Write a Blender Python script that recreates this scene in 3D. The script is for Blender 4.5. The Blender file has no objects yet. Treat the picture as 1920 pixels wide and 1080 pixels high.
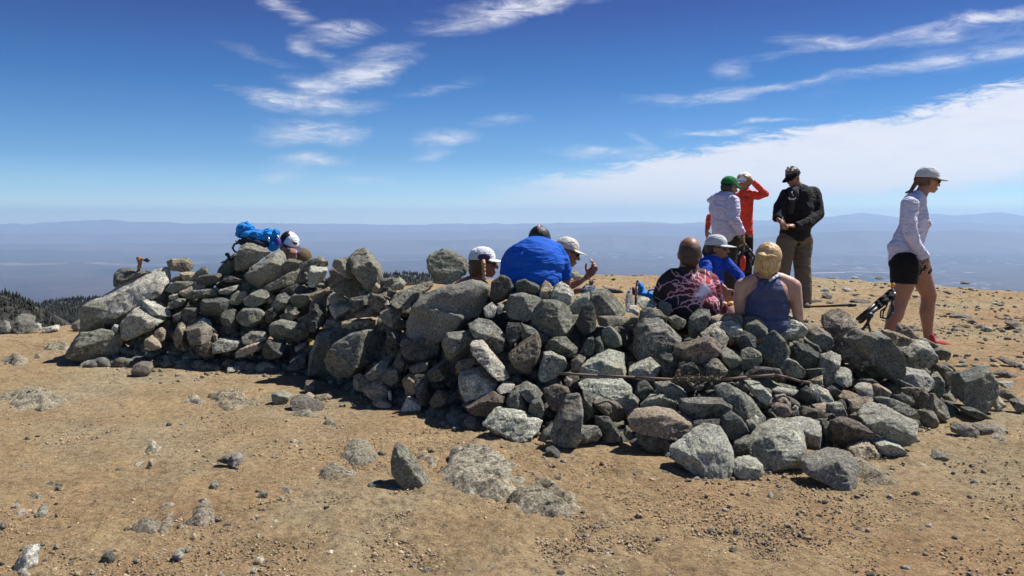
import bpy, bmesh, math, random
import numpy as np
from mathutils import Vector, Matrix
random.seed(7)
RNG = np.random.default_rng(11)
scene = bpy.context.scene
COL = scene.collection

# ------------------------------------------------------------------ camera
FPX = 1550.0
PITCH = math.radians(4.72)
CAMZ = 1.30
CAM = np.array([0.0, 0.0, CAMZ])
def ray(px, py):
    u = (px - 960) / FPX; v = (540 - py) / FPX
    d = np.array([u, math.cos(PITCH) + v * math.sin(PITCH), -math.sin(PITCH) + v * math.cos(PITCH)])
    return d / d[1]
def P(px, py, Y):
    return CAM + ray(px, py) * Y
def slope(py):
    return -ray(960, py)[2]
cam_d = bpy.data.cameras.new('camera'); cam = bpy.data.objects.new('camera', cam_d); COL.objects.link(cam)
cam.location = (0, 0, CAMZ); cam.rotation_euler = (math.pi / 2 - PITCH, 0, 0)
cam_d.sensor_width = 36; cam_d.lens = FPX / 1920 * 36; cam_d.clip_start = 0.05; cam_d.clip_end = 900000
scene.camera = cam

# ------------------------------------------------------------------ numpy noise
def _h(ix, iy, iz, seed):
    h = (ix.astype(np.int64) * 374761393 + iy.astype(np.int64) * 668265263 + iz.astype(np.int64) * 2147483647 + seed * 974634777) & 0xFFFFFFFF
    h = ((h ^ (h >> 13)) * 1274126177) & 0xFFFFFFFF
    h = ((h ^ (h >> 16)) * 2246822519) & 0xFFFFFFFF
    return ((h ^ (h >> 15)) & 0xFFFFFF).astype(np.float64) / 0xFFFFFF * 2 - 1
def vnoise(p, seed=0):
    i = np.floor(p).astype(np.int64); f = p - i; f = f * f * f * (f * (f * 6 - 15) + 10)
    r = 0
    for dx in (0, 1):
        wx = f[:, 0] if dx else 1 - f[:, 0]
        for dy in (0, 1):
            wy = f[:, 1] if dy else 1 - f[:, 1]
            for dz in (0, 1):
                wz = f[:, 2] if dz else 1 - f[:, 2]
                r = r + wx * wy * wz * _h(i[:, 0] + dx, i[:, 1] + dy, i[:, 2] + dz, seed)
    return r
def fbm(p, oct=4, seed=0, ridged=False):
    a = 1.0; s = 0; t = 0; p = np.asarray(p, float)
    for k in range(oct):
        n = vnoise(p, seed + k * 17)
        if ridged: n = 1 - 2 * np.abs(n)
        s = s + a * n; t += a; a *= 0.5; p = p * 2.03 + 13.7
    return s / t

# ------------------------------------------------------------------ mesh helpers
def new_mesh(name, V, F):
    me = bpy.data.meshes.new(name)
    V = np.asarray(V, np.float32)
    if isinstance(F, np.ndarray):
        n, k = F.shape
        me.vertices.add(len(V)); me.vertices.foreach_set('co', V.ravel())
        me.loops.add(n * k); me.loops.foreach_set('vertex_index', F.ravel().astype(np.int32))
        me.polygons.add(n); me.polygons.foreach_set('loop_start', np.arange(0, n * k, k, dtype=np.int32))
        me.update(calc_edges=True); me.validate()
    else:
        me.from_pydata([tuple(map(float, v)) for v in V], [], F); me.update()
    return me
def smooth(me, on=True):
    me.polygons.foreach_set('use_smooth', np.full(len(me.polygons), on)); me.update()
def verts(me):
    a = np.empty(len(me.vertices) * 3, np.float32); me.vertices.foreach_get('co', a); return a.reshape(-1, 3).astype(float)
def setverts(me, V):
    me.vertices.foreach_set('co', np.asarray(V, np.float32).ravel()); me.update()
def normals(me):
    a = np.empty(len(me.vertices) * 3, np.float32); me.vertex_normals.foreach_get('vector', a); return a.reshape(-1, 3).astype(float)
def setcol(me, name, C):
    at = me.color_attributes.new(name, 'FLOAT_COLOR', 'POINT')
    C = np.asarray(C, np.float32)
    if C.ndim == 1: C = np.tile(C, (len(me.vertices), 1))
    if C.shape[1] == 3: C = np.hstack([C, np.ones((len(C), 1), np.float32)])
    at.data.foreach_set('color', C.astype(np.float32).ravel())
def link(name, me, mat=None, parent=None, loc=(0, 0, 0)):
    o = bpy.data.objects.new(name, me); COL.objects.link(o)
    if mat is not None: me.materials.append(mat)
    if parent is not None: o.parent = parent
    o.location = loc
    return o
def tag(o, label=None, cat=None, group=None, kind=None):
    if label: o['label'] = label
    if cat: o['category'] = cat
    if group: o['group'] = group
    if kind: o['kind'] = kind
    return o

# ------------------------------------------------------------------ materials
def mat(name):
    m = bpy.data.materials.new(name); m.use_nodes = True
    nt = m.node_tree; nt.nodes.clear()
    out = nt.nodes.new('ShaderNodeOutputMaterial'); b = nt.nodes.new('ShaderNodeBsdfPrincipled')
    nt.links.new(b.outputs[0], out.inputs[0])
    return m, nt, b, out
def N(nt, t, **kw):
    n = nt.nodes.new(t)
    for k, v in kw.items():
        if k.startswith('i_'):
            key = k[2:]; key = int(key) if key.isdigit() else key.replace('_', ' ')
            n.inputs[key].default_value = v
        else: setattr(n, k, v)
    return n
def L(nt, a, b): nt.links.new(a, b)
def mth(nt, op, a, b=None, c=None, clamp=False):
    n = nt.nodes.new('ShaderNodeMath'); n.operation = op; n.use_clamp = clamp
    for i, x in enumerate((a, b, c)):
        if x is None: continue
        if isinstance(x, (int, float)): n.inputs[i].default_value = x
        else: nt.links.new(x, n.inputs[i])
    return n.outputs[0]
def noise(nt, vec, scale, detail=4, rough=.55, dist=0):
    n = N(nt, 'ShaderNodeTexNoise'); n.inputs['Scale'].default_value = scale; n.inputs['Detail'].default_value = detail
    n.inputs['Roughness'].default_value = rough; n.inputs['Distortion'].default_value = dist
    L(nt, vec, n.inputs['Vector']); return n
def ramp(nt, fac, stops):
    r = N(nt, 'ShaderNodeValToRGB'); e = r.color_ramp.elements
    while len(e) < len(stops): e.new(0.5)
    for el, (p, c) in zip(e, stops):
        el.position = p; el.color = (*c, 1) if not isinstance(c, (int, float)) else (c, c, c, 1)
    L(nt, fac, r.inputs[0]); return r.outputs[0]
def mixc(nt, mode, fac, a, b):
    n = N(nt, 'ShaderNodeMix', data_type='RGBA', blend_type=mode)
    for s, x in ((0, fac), (6, a), (7, b)):
        if isinstance(x, (int, float)): n.inputs[s].default_value = x
        elif isinstance(x, tuple): n.inputs[s].default_value = (*x, 1)
        else: L(nt, x, n.inputs[s])
    return n.outputs[2]
def bump(nt, h, strength, dist, prev=None):
    b = N(nt, 'ShaderNodeBump'); b.inputs['Strength'].default_value = strength; b.inputs['Distance'].default_value = dist
    L(nt, h, b.inputs['Height'])
    if prev is not None: L(nt, prev, b.inputs['Normal'])
    return b.outputs[0]

def rock_material():
    m, nt, b, out = mat('granite')
    tc = N(nt, 'ShaderNodeTexCoord'); oi = N(nt, 'ShaderNodeObjectInfo')
    off = N(nt, 'ShaderNodeVectorMath', operation='SCALE'); off.inputs[0].default_value = (17, 31, 23); L(nt, oi.outputs['Random'], off.inputs['Scale'])
    v = N(nt, 'ShaderNodeVectorMath', operation='ADD'); L(nt, tc.outputs['Object'], v.inputs[0]); L(nt, off.outputs[0], v.inputs[1]); v = v.outputs[0]
    at = N(nt, 'ShaderNodeAttribute', attribute_name='tint')
    mica = ramp(nt, noise(nt, v, 95, 3, .7).outputs[0], [(.38, .2), (.47, .92), (.56, 1.05), (.66, 1.7)])
    blotch = ramp(nt, noise(nt, v, 26, 5, .75, .6).outputs[0], [(.38, .15), (.47, .8), (.54, 1.1), (.66, 1.9)])
    big = ramp(nt, noise(nt, v, 5, 4, .6).outputs[0], [(.3, .62), (.5, 1.0), (.72, 1.3)])
    c = mixc(nt, 'MULTIPLY', .75, at.outputs['Color'], mica)
    bl = mth(nt, 'ADD', mth(nt, 'MULTIPLY', mth(nt, 'FRACT', mth(nt, 'MULTIPLY', oi.outputs['Random'], 7.3)), .75), .12)
    c = mixc(nt, 'MULTIPLY', bl, c, blotch)
    c = mixc(nt, 'MULTIPLY', .8, c, big)
    stain = ramp(nt, noise(nt, v, 3.3, 5, .65, .4).outputs[0], [(.56, 0.0), (.7, .6)])
    c = mixc(nt, 'MIX', stain, c, mixc(nt, 'MULTIPLY', 1.0, c, (1.2, .97, .72)))
    lich = ramp(nt, noise(nt, v, 14, 6, .8, 1.0).outputs[0], [(.58, 0.0), (.64, .55)])
    c = mixc(nt, 'MIX', lich, c, mixc(nt, 'MULTIPLY', 1.0, c, (1.35, 1.42, 1.2)))
    L(nt, c, b.inputs['Base Color']); b.inputs['Roughness'].default_value = .88; b.inputs['Specular IOR Level'].default_value = .25
    n1 = bump(nt, noise(nt, v, 24, 7, .78).outputs[0], .9, .016)
    n2 = bump(nt, noise(nt, v, 80, 5, .8).outputs[0], .9, .009, n1)
    L(nt, n2, b.inputs['Normal'])
    return m
ROCK = rock_material()

def ground_material():
    m, nt, b, out = mat('dirt')
    tc = N(nt, 'ShaderNodeTexCoord'); v = tc.outputs['Object']
    p1 = ramp(nt, noise(nt, v, .55, 5, .6, .5).outputs[0], [(.36, (.43, .28, .15)), (.5, (.43, .31, .17)), (.64, (.41, .33, .205))])
    p2 = ramp(nt, noise(nt, v, 2.6, 6, .7, .3).outputs[0], [(.35, (.8, .8, .79)), (.5, (1, 1, 1)), (.66, (1.14, 1.14, 1.12))])
    c = mixc(nt, 'MULTIPLY', .9, p1, p2)
    p3 = ramp(nt, noise(nt, v, 26, 5, .75).outputs[0], [(.36, .55), (.5, 1.0), (.66, 1.3)])
    c = mixc(nt, 'MULTIPLY', .8, c, p3)
    p4 = ramp(nt, noise(nt, v, 85, 4, .8).outputs[0], [(.34, .5), (.48, .95), (.6, 1.08), (.7, 1.5)])
    c = mixc(nt, 'MULTIPLY', .7, c, p4)
    vo = N(nt, 'ShaderNodeTexVoronoi'); vo.inputs['Scale'].default_value = 55; L(nt, v, vo.inputs['Vector'])
    sep = N(nt, 'ShaderNodeSeparateColor'); L(nt, vo.outputs['Color'], sep.inputs[0])
    grain = mth(nt, 'MULTIPLY', ramp(nt, vo.outputs['Distance'], [(.22, 1.0), (.34, 0.0)]), ramp(nt, sep.outputs[0], [(.6, 0.0), (.66, 1.0)]))
    gcol = ramp(nt, sep.outputs[1], [(0.0, (.10, .08, .065)), (.4, (.26, .2, .14)), (1.0, (.55, .47, .36))])
    c = mixc(nt, 'MIX', grain, c, gcol)
    L(nt, c, b.inputs['Base Color']); b.inputs['Roughness'].default_value = .95; b.inputs['Specular IOR Level'].default_value = .1
    n0 = bump(nt, noise(nt, v, 9, 6, .7).outputs[0], 1.0, .045)
    n1 = bump(nt, noise(nt, v, 45, 6, .8).outputs[0], 1.0, .02, n0)
    n2 = bump(nt, grain, .6, .008, n1)
    L(nt, n2, b.inputs['Normal'])
    return m
DIRT = ground_material()

def cloth(name, col, rough=.85, fold=18, fs=.5, var=.12, spec=.25, st=(1, 1, 1.8)):
    m, nt, b, out = mat(name)
    tc = N(nt, 'ShaderNodeTexCoord'); v = tc.outputs['Object']
    n = noise(nt, v, 6, 4, .6)
    c = mixc(nt, 'MULTIPLY', 1.0, tuple(col), ramp(nt, n.outputs[0], [(.3, 1 - var), (.7, 1 + var)]))
    L(nt, c, b.inputs['Base Color']); b.inputs['Roughness'].default_value = rough; b.inputs['Specular IOR Level'].default_value = spec
    mp = N(nt, 'ShaderNodeMapping'); mp.inputs['Scale'].default_value = st; mp.inputs['Rotation'].default_value = (.3, .5, 0); L(nt, v, mp.inputs[0])
    n1 = bump(nt, noise(nt, mp.outputs[0], fold, 3, .5, .8).outputs[0], min(1, fs * 1.3), .035)
    n2 = bump(nt, noise(nt, v, 350, 2, .5).outputs[0], .15, .002, n1)
    L(nt, n2, b.inputs['Normal'])
    return m
def skin(name, col):
    m, nt, b, out = mat(name)
    tc = N(nt, 'ShaderNodeTexCoord'); v = tc.outputs['Object']
    c = mixc(nt, 'MULTIPLY', 1.0, tuple(col), ramp(nt, noise(nt, v, 22, 4, .6).outputs[0], [(.3, (.85, .8, .8)), (.7, (1.1, 1.1, 1.1))]))
    L(nt, c, b.inputs['Base Color']); b.inputs['Roughness'].default_value = .5; b.inputs['Specular IOR Level'].default_value = .4
    b.inputs['Subsurface Weight'].default_value = .08; b.inputs['Subsurface Radius'].default_value = (.01, .004, .002); b.inputs['Subsurface Scale'].default_value = .5
    L(nt, bump(nt, noise(nt, v, 60, 3, .6).outputs[0], .2, .004), b.inputs['Normal'])
    return m
def hairmat(name, col, s=(60, 60, 9)):
    m, nt, b, out = mat(name)
    tc = N(nt, 'ShaderNodeTexCoord')
    mp = N(nt, 'ShaderNodeMapping'); mp.inputs['Scale'].default_value = s; L(nt, tc.outputs['Object'], mp.inputs[0])
    n = noise(nt, mp.outputs[0], 1.6, 5, .7, .4)
    c = mixc(nt, 'MULTIPLY', 1.0, tuple(col), ramp(nt, n.outputs[0], [(.3, .4), (.5, 1.0), (.7, 1.7)]))
    L(nt, c, b.inputs['Base Color']); b.inputs['Roughness'].default_value = .5
    L(nt, bump(nt, n.outputs[0], .6, .006), b.inputs['Normal'])
    return m
def plain(name, col, rough=.5, metal=0, spec=.5, trans=0, alpha=1, bumps=None):
    m, nt, b, out = mat(name)
    tc = N(nt, 'ShaderNodeTexCoord'); v = tc.outputs['Object']
    c = mixc(nt, 'MULTIPLY', 1.0, tuple(col), ramp(nt, noise(nt, v, 30, 4, .6).outputs[0], [(.3, .85), (.7, 1.12)]))
    L(nt, c, b.inputs['Base Color']); b.inputs['Roughness'].default_value = rough; b.inputs['Metallic'].default_value = metal
    b.inputs['Specular IOR Level'].default_value = spec; b.inputs['Transmission Weight'].default_value = trans; b.inputs['Alpha'].default_value = alpha
    if bumps: L(nt, bump(nt, noise(nt, v, bumps, 4, .6).outputs[0], .5, .004), b.inputs['Normal'])
    return m

# ------------------------------------------------------------------ terrain functions
def interp(pts, x): return np.interp(x, [p[0] for p in pts], [p[1] for p in pts])
GS = .02
def groundY(py):                       # forward distance where the ray of image row py meets the gently rising summit
    return (CAMZ + 3 * GS) / (slope(py) + GS)
SKY_LINE = [(-300, 640), (0, 617), (150, 606), (320, 590), (500, 560), (800, 530), (1000, 517), (1150, 515), (1350, 517), (1550, 521), (1700, 531), (1920, 546), (2200, 560)]
_sx = np.array([(p[0] - 960) / FPX for p in SKY_LINE]); _sy = np.array([groundY(p[1]) for p in SKY_LINE])
def softplus(x, k): return np.where(x / k > 30, x, k * np.log1p(np.exp(np.clip(x / k, -40, 30))))
def gbase(x, y):
    x = np.asarray(x, float); y = np.asarray(y, float)
    r = np.hypot(x, y)
    s = np.where(y > .2, x / np.maximum(y, .2), np.sign(x) * 5)
    ed = np.interp(s, _sx, _sy)
    yy = np.where(y > .2, y, 0)
    z = GS * (np.clip(y, -20, 40) - 3)
    drop = softplus(yy - ed - .7, .35) * .55 + softplus(r - 24, 2) * .5 * (y <= .2)
    p = np.stack([x, y, 0 * x], -1).reshape(-1, 3)
    amp = np.clip((r - 1) / 4, 0, 1) * np.clip((ed + 3 - yy) / 2, .0, 1)
    w = (fbm(p * .5, 3, 5).reshape(x.shape) * .035 + fbm(p * 1.7, 4, 9).reshape(x.shape) * .016) * np.maximum(amp, .3)
    return z - drop + w
def groundY_v(py):
    v = (540 - py) / FPX
    sl = -(-math.sin(PITCH) + v * math.cos(PITCH)) / (math.cos(PITCH) + v * math.sin(PITCH))
    return (CAMZ + 3 * GS) / (sl + GS)
def gz(x, y): return float(gbase(np.array([x]), np.array([y]))[0])
# ------------------------------------------------------------------ ground sheet
def build_ground():
    th = np.concatenate([np.radians(np.linspace(-180, -42, 60, endpoint=False)), np.radians(np.linspace(-42, 42, 760, endpoint=False)), np.radians(np.linspace(42, 180, 61))])
    rr = np.concatenate([np.linspace(0.02, 2.2, 20, endpoint=False), np.geomspace(2.2, 20, 430, endpoint=False), np.geomspace(20, 3900, 60)])
    T, R = np.meshgrid(th, rr)
    X = R * np.sin(T); Y = R * np.cos(T)
    Z = gbase(X, Y)
    near = np.clip((24 - R) / 6, 0, 1)
    p = np.stack([X, Y, 0 * X], -1).reshape(-1, 3)
    patch = np.clip(fbm(p * .8, 3, 61).reshape(X.shape) * 2.5 + .6, .15, 1.3)
    fine = fbm(p * 6, 4, 31).reshape(X.shape) * .016 * patch + np.maximum(0, fbm(p * 19, 3, 77).reshape(X.shape)) * .016 * patch + fbm(p * 2.7, 3, 12).reshape(X.shape) * .014
    rough = np.clip((Y - 7) / 3, 0, 1) * np.clip(X / 2, 0, 1)
    Z = Z + near * (fine + rough * np.maximum(0, fbm(p * 3.1, 4, 41).reshape(X.shape) - .1) * .07)
    nr, nt_ = X.shape
    i = np.arange(nr * nt_).reshape(nr, nt_)
    F = np.stack([i[:-1, :-1].ravel(), i[:-1, 1:].ravel(), i[1:, 1:].ravel(), i[1:, :-1].ravel()], -1)[:, ::-1]
    me = new_mesh('ground', np.stack([X, Y, Z], -1).reshape(-1, 3), np.ascontiguousarray(F)); smooth(me)
    o = link('ground', me, DIRT); tag(o, 'dry tan gravelly dirt of the bare mountain summit', kind='structure')
build_ground()

# ------------------------------------------------------------------ pebbles
def ico(sub=1):
    bm = bmesh.new(); bmesh.ops.create_icosphere(bm, subdivisions=sub, radius=1)
    V = np.array([v.co[:] for v in bm.verts]); F = np.array([[v.index for v in f.verts] for f in bm.faces]); bm.free(); return V, F
ICO1 = ico(1); ICO2 = ico(2); ICO3 = ico(3)
def stones_mesh(items, sub=1, seed=3):
    """items: (x, y, z, size, tint rgb); one mesh of many angular stones"""
    BV, BF = (ICO1, ICO2)[sub - 1]
    rg = np.random.default_rng(seed); VV = []; FF = []; CC = []; n = 0
    for (x, y, z, s, c) in items:
        V = BV * rg.uniform(.5, 1.1, 3) * np.array([1.15, 1, .7])
        for _ in range(5):
            nn = rg.normal(size=3); nn /= np.linalg.norm(nn); d = rg.uniform(.3, .75)
            k = V @ nn - d; V = V - np.outer(np.maximum(k, 0), nn)
        a = rg.uniform(0, 6.28); ca, sa = math.cos(a), math.sin(a); b = rg.uniform(-.7, .7); cb, sb = math.cos(b), math.sin(b)
        V = V @ np.array([[1, 0, 0], [0, cb, -sb], [0, sb, cb]]).T @ np.array([[ca, -sa, 0], [sa, ca, 0], [0, 0, 1]]).T
        VV.append(V * s + (x, y, z)); FF.append(BF + n); n += len(BV); CC.append(np.tile(c, (len(BV), 1)))
    me = new_mesh('stones', np.vstack(VV), np.vstack(FF)); setcol(me, 'tint', np.vstack(CC)); return me
TINT = dict(g=(.24, .236, .192), d=(.14, .14, .118), p=(.45, .435, .355), o=(.29, .28, .215), b=(.24, .212, .165), t=(.39, .32, .22), r=(.215, .178, .14), w=(.58, .555, .46))  # d also puts the shade under a leaning slab into a boulder's colour
def tintof(code, rg, v=.16):
    c = np.array(TINT[code]) * rg.uniform(1 - v, 1 + v); return c * rg.uniform(.975, 1.025, 3)
def build_gravel():
    rg = np.random.default_rng(5); it = []
    n = 72000
    py = 600 + 600 * rg.random(n) ** .75; px = rg.uniform(-150, 2070, n)
    Y = groundY_v(py); x = (px - 960) / FPX * Y
    cl = vnoise(np.stack([x * 1.3, Y * 1.3, 0 * x], -1), 3)
    keep = rg.random(n) < .5 + .7 * cl
    x, Y = x[keep], Y[keep]
    s = .0030 + .0065 * rg.random(len(x)) ** 2.2 + .013 * rg.random(len(x)) * (rg.random(len(x)) < .05)
    kinds = rg.choice(list('ttttpbogdw'), len(x), p=[.18, .15, .12, .1, .19, .08, .06, .05, .03, .04])
    z = gbase(x, Y) + s * .25
    grit = np.array([.47, .36, .225])
    it += [(a, b, c, d, (grit * rg.uniform(.8, 1.6)) if rg.random() < .84 else tintof(k, rg, .25)) for a, b, c, d, k in zip(x, Y, z - .35 * s, s, kinds)]
    n = 8000                                             # coarser litter on the far part of the summit
    px = rg.uniform(1020, 2000, n); py = 514 + 190 * rg.random(n) ** 1.3
    keep = py > interp(SKY_LINE, px) + 1; px, py = px[keep], py[keep]
    Y = groundY_v(py); x = (px - 960) / FPX * Y
    keep = vnoise(np.stack([x * .9, Y * .9, 0 * x + 7], -1), 3) > rg.uniform(-.9, .5, len(x)); x, Y = x[keep], Y[keep]
    s = .008 + .04 * rg.random(len(x)) ** 4
    z = gbase(x, Y) + s * .2; kinds = rg.choice(list('ttpbog'), len(x))
    it += [(a, b, c, d, tintof(k, rg, .25)) for a, b, c, d, k in zip(x, Y, z, s, kinds)]
    me = stones_mesh(it, 1)
    tag(link('gravel', me, ROCK), 'loose gravel and pebbles scattered over the tan dirt', kind='stuff', cat=None)
build_gravel()
def build_litter():
    rg = np.random.default_rng(12); n = 420; px = rg.uniform(-60, 1980, n); py = 660 + 420 * rg.random(n)
    keep = py > interp(FOOTLINE, px); px, py = px[keep], py[keep]; Y = groundY_v(py); x = (px - 960) / FPX * Y
    s = .007 + .02 * rg.random(len(x)) ** 2.2; z = gbase(x, Y) + s * .05
    it = [(a, b, c, d, tintof(k, rg, .2)) for a, b, c, d, k in zip(x, Y, z, s, rg.choice(list('pttgob'), len(x)))]
    tag(link('loose_stones', stones_mesh(it, 2, 14), ROCK), 'small angular stones strewn thinly across the foreground dirt', kind='stuff')
FOOTLINE = [(-100, 640), (250, 705), (620, 735), (960, 845), (1310, 920), (1560, 930), (1700, 880), (1980, 720)]
build_litter()

# ------------------------------------------------------------------ far land
VALLEY = -2000.0
def polar_sheet(name, rmin, rmax, nr, nth, half, zf):
    th = np.radians(np.linspace(-half, half, nth)); rr = np.geomspace(rmin, rmax, nr)
    T, R = np.meshgrid(th, rr); X = R * np.sin(T); Y = R * np.cos(T); Z = zf(X, Y, R)
    i = np.arange(nr * nth).reshape(nr, nth)
    F = np.stack([i[:-1, :-1].ravel(), i[1:, :-1].ravel(), i[1:, 1:].ravel(), i[:-1, 1:].ravel()], -1)
    return new_mesh(name, np.stack([X, Y, Z], -1).reshape(-1, 3), np.ascontiguousarray(F))
def valley_material():
    m, nt, b, out = mat('desert')
    tc = N(nt, 'ShaderNodeTexCoord'); v = tc.outputs['Object']
    a = noise(nt, v, .00009, 7, .62, .6); a2 = noise(nt, v, .0011, 6, .7)
    c = ramp(nt, a.outputs[0], [(.36, (.010, .013, .028)), (.46, (.04, .03, .038)), (.54, (.07, .047, .048)), (.66, (.035, .032, .038))])
    c = mixc(nt, 'MULTIPLY', .9, c, ramp(nt, a2.outputs[0], [(.35, .6), (.5, 1.0), (.66, 1.6)]))
    lake = ramp(nt, noise(nt, v, .00006, 3, .5).outputs[0], [(.66, 0.0), (.7, .6)])
    c = mixc(nt, 'MIX', lake, c, (.5, .42, .36))
    sx = N(nt, 'ShaderNodeSeparateXYZ'); L(nt, v, sx.inputs[0])
    def dry(cx, cy, rx, ry, s):
        dx = mth(nt, 'POWER', mth(nt, 'DIVIDE', mth(nt, 'SUBTRACT', sx.outputs[0], cx), rx), 2.0)
        dy = mth(nt, 'POWER', mth(nt, 'ABSOLUTE', mth(nt, 'DIVIDE', mth(nt, 'SUBTRACT', sx.outputs[1], cy), ry)), 2.0)
        f = mth(nt, 'SUBTRACT', 1.0, mth(nt, 'ADD', dx, dy)); f = mth(nt, 'ADD', f, mth(nt, 'MULTIPLY', mth(nt, 'SUBTRACT', a2.outputs[0], .5), 3.0))
        return mth(nt, 'MULTIPLY', mth(nt, 'MULTIPLY', f, 2.0, clamp=True), s)
    for args in ((-19000, 36500, 8000, 700, .22), (-26000, 33500, 4000, 600, .25), (-9000, 41000, 6000, 500, .35), (2500, 60000, 14000, 1500, .3), (12500, 30500, 2500, 250, .5)):
        c = mixc(nt, 'MIX', dry(*args), c, (.62, .5, .42))
    vo = N(nt, 'ShaderNodeTexVoronoi'); vo.inputs['Scale'].default_value = .0042; L(nt, v, vo.inputs['Vector'])
    se = N(nt, 'ShaderNodeSeparateColor'); L(nt, vo.outputs['Color'], se.inputs[0])
    town = mth(nt, 'MULTIPLY', mth(nt, 'GREATER_THAN', se.outputs[0], .86), ramp(nt, noise(nt, v, .00012, 3, .6).outputs[0], [(.44, 0.0), (.56, 1.0)]))
    side = N(nt, 'ShaderNodeMapRange'); side.inputs[1].default_value = -6000; side.inputs[2].default_value = 9000; L(nt, sx.outputs[0], side.inputs[0])
    town = mth(nt, 'MULTIPLY', mth(nt, 'MULTIPLY', town, side.outputs[0]), ramp(nt, se.outputs[1], [(0.0, .05), (1.0, .5)]))
    c = mixc(nt, 'MIX', town, c, (.75, .72, .68))
    L(nt, c, b.inputs['Base Color']); b.inputs['Roughness'].default_value = 1; b.inputs['Specular IOR Level'].default_value = 0
    return m
DESERT = valley_material()
def zval(X, Y, R):
    p = np.stack([X, Y, 0 * X], -1).reshape(-1, 3)
    h = np.maximum(0, fbm(p / 9000, 5, 3, True).reshape(X.shape) - .25) * 420
    return VALLEY + h * np.clip((R - 26000) / 20000, 0, 1)
tag(link('valley_floor', polar_sheet('valley_floor', 3500, 98000, 420, 520, 75, zval), DESERT), 'hazy violet desert valley floor far below the summit', kind='structure')

def range_mesh(pts, d, width, seed, rough=.0016, x0=-300, x1=2220, n=900, slope_=.0):
    px = np.linspace(x0, x1, n); py = interp(pts, px)
    s = (px - 960) / FPX
    crest = np.array([CAMZ - slope(y) * d for y in py])
    q = np.stack([s * d / 3500.0, 0 * s, 0 * s], -1)
    crest = crest + fbm(q, 6, seed, True) * d * rough
    rows = []; K = 26
    for k in range(K):
        f = k / (K - 1) * 2 - 1
        y = d + f * width; x = s * d
        prof = (1 - abs(f)) ** 1.15
        pp = np.stack([x / 2500, np.full_like(x, y / 2500), 0 * x], -1)
        z = VALLEY - 50 + (crest - VALLEY) * prof + fbm(pp, 5, seed + 4, True) * (crest - VALLEY) * .22 * np.sin(math.pi * (abs(f))) 
        rows.append(np.stack([x, np.full_like(x, y), z], -1))
    V = np.stack(rows); i = np.arange(K * n).reshape(K, n)
    F = np.stack([i[:-1, :-1].ravel(), i[:-1, 1:].ravel(), i[1:, 1:].ravel(), i[1:, :-1].ravel()], -1)
    me = new_mesh('range', V.reshape(-1, 3), np.ascontiguousarray(F)); smooth(me); return me
HILL, _nt, _b, _ = mat('far_hills')
_tc = N(_nt, 'ShaderNodeTexCoord')
L(_nt, ramp(_nt, noise(_nt, _tc.outputs['Object'], .0004, 6, .65).outputs[0], [(.35, (.06, .05, .05)), (.6, (.13, .1, .09))]), _b.inputs['Base Color'])
_b.inputs['Roughness'].default_value = 1; _b.inputs['Specular IOR Level'].default_value = 0
for pts, d, w, sd, lab in (
    ([(-300, 424), (0, 419), (100, 416), (150, 412), (205, 410), (260, 414), (400, 417), (600, 418), (800, 419), (960, 417), (1100, 416), (1200, 415), (1300, 417), (1480, 411), (1540, 406), (1580, 401), (1610, 398), (1650, 401), (1680, 405), (1720, 402), (1750, 399), (1790, 403), (1840, 399), (1870, 397), (1920, 403), (2200, 410)], 90000, 6500, 1, 'palest blue mountain range on the far horizon'),
    ([(-300, 440), (0, 437), (300, 436), (600, 433), (800, 433), (950, 429), (1080, 426), (1160, 421), (1205, 417), (1260, 421), (1350, 425), (1450, 421), (1500, 418), (1600, 417), (1700, 418), (1800, 416), (1870, 419), (1920, 421), (2200, 424)], 70000, 6000, 8, 'faint blue mountain range in front of the farthest one'),
    ([(-300, 458), (0, 456), (300, 455), (700, 450), (950, 446), (1100, 437), (1220, 441), (1400, 446), (1520, 436), (1600, 430), (1700, 434), (1800, 430), (1920, 436), (2200, 440)], 52000, 4500, 15, 'hazy low hills across the middle of the desert valley')):
    tag(link('mountains', range_mesh(pts, d, w, sd), HILL), lab, kind='structure')

# forested ridges
def hill_material():
    m, nt, b, out = mat('slope')
    tc = N(nt, 'ShaderNodeTexCoord')
    L(nt, ramp(nt, noise(nt, tc.outputs['Object'], .12, 6, .7).outputs[0], [(.4, (.015, .016, .012)), (.58, (.04, .037, .028)), (.74, (.14, .125, .10))]), b.inputs['Base Color'])
    b.inputs['Roughness'].default_value = 1; return m
SLOPE = hill_material()
RIDGES = [  # crest profile in image rows, distance, half width, label
    ([(-200, 520), (-60, 536), (0, 548), (30, 557), (60, 574), (90, 598), (130, 630), (180, 670)], 340, 140, 'near dark slope dotted with pines at the far left', (-140, 120), 3600, (1.2, 2.6)),
    ([(-200, 580), (0, 578), (55, 572), (100, 565), (150, 560), (190, 559), (250, 561), (400, 568), (560, 560), (640, 538), (720, 516), (760, 512), (800, 516), (900, 528), (1000, 546), (1100, 580), (1300, 640)], 950, 300, 'dark forested ridge beyond the summit edge', (-60, 330), 7000, (2.2, 4.8))]
def conifer(rg, h):
    n = 7; V = []; F = []
    layers = 4
    for l in range(layers):
        zb = h * (.08 + .22 * l); zt = min(h * 1.0, zb + h * (.42)); r = h * (.27 - .055 * l) * rg.uniform(.8, 1.2)
        b0 = len(V); V.append((0, 0, zt))
        for k in range(n):
            a = k / n * 6.283 + rg.uniform(-.3, .3); q = r * rg.uniform(.65, 1.2)
            V.append((math.cos(a) * q, math.sin(a) * q, zb - h * rg.uniform(0, .05)))
        for k in range(n): F.append((b0, b0 + 1 + k, b0 + 1 + (k + 1) % n))
    return np.array(V), np.array(F)
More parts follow.
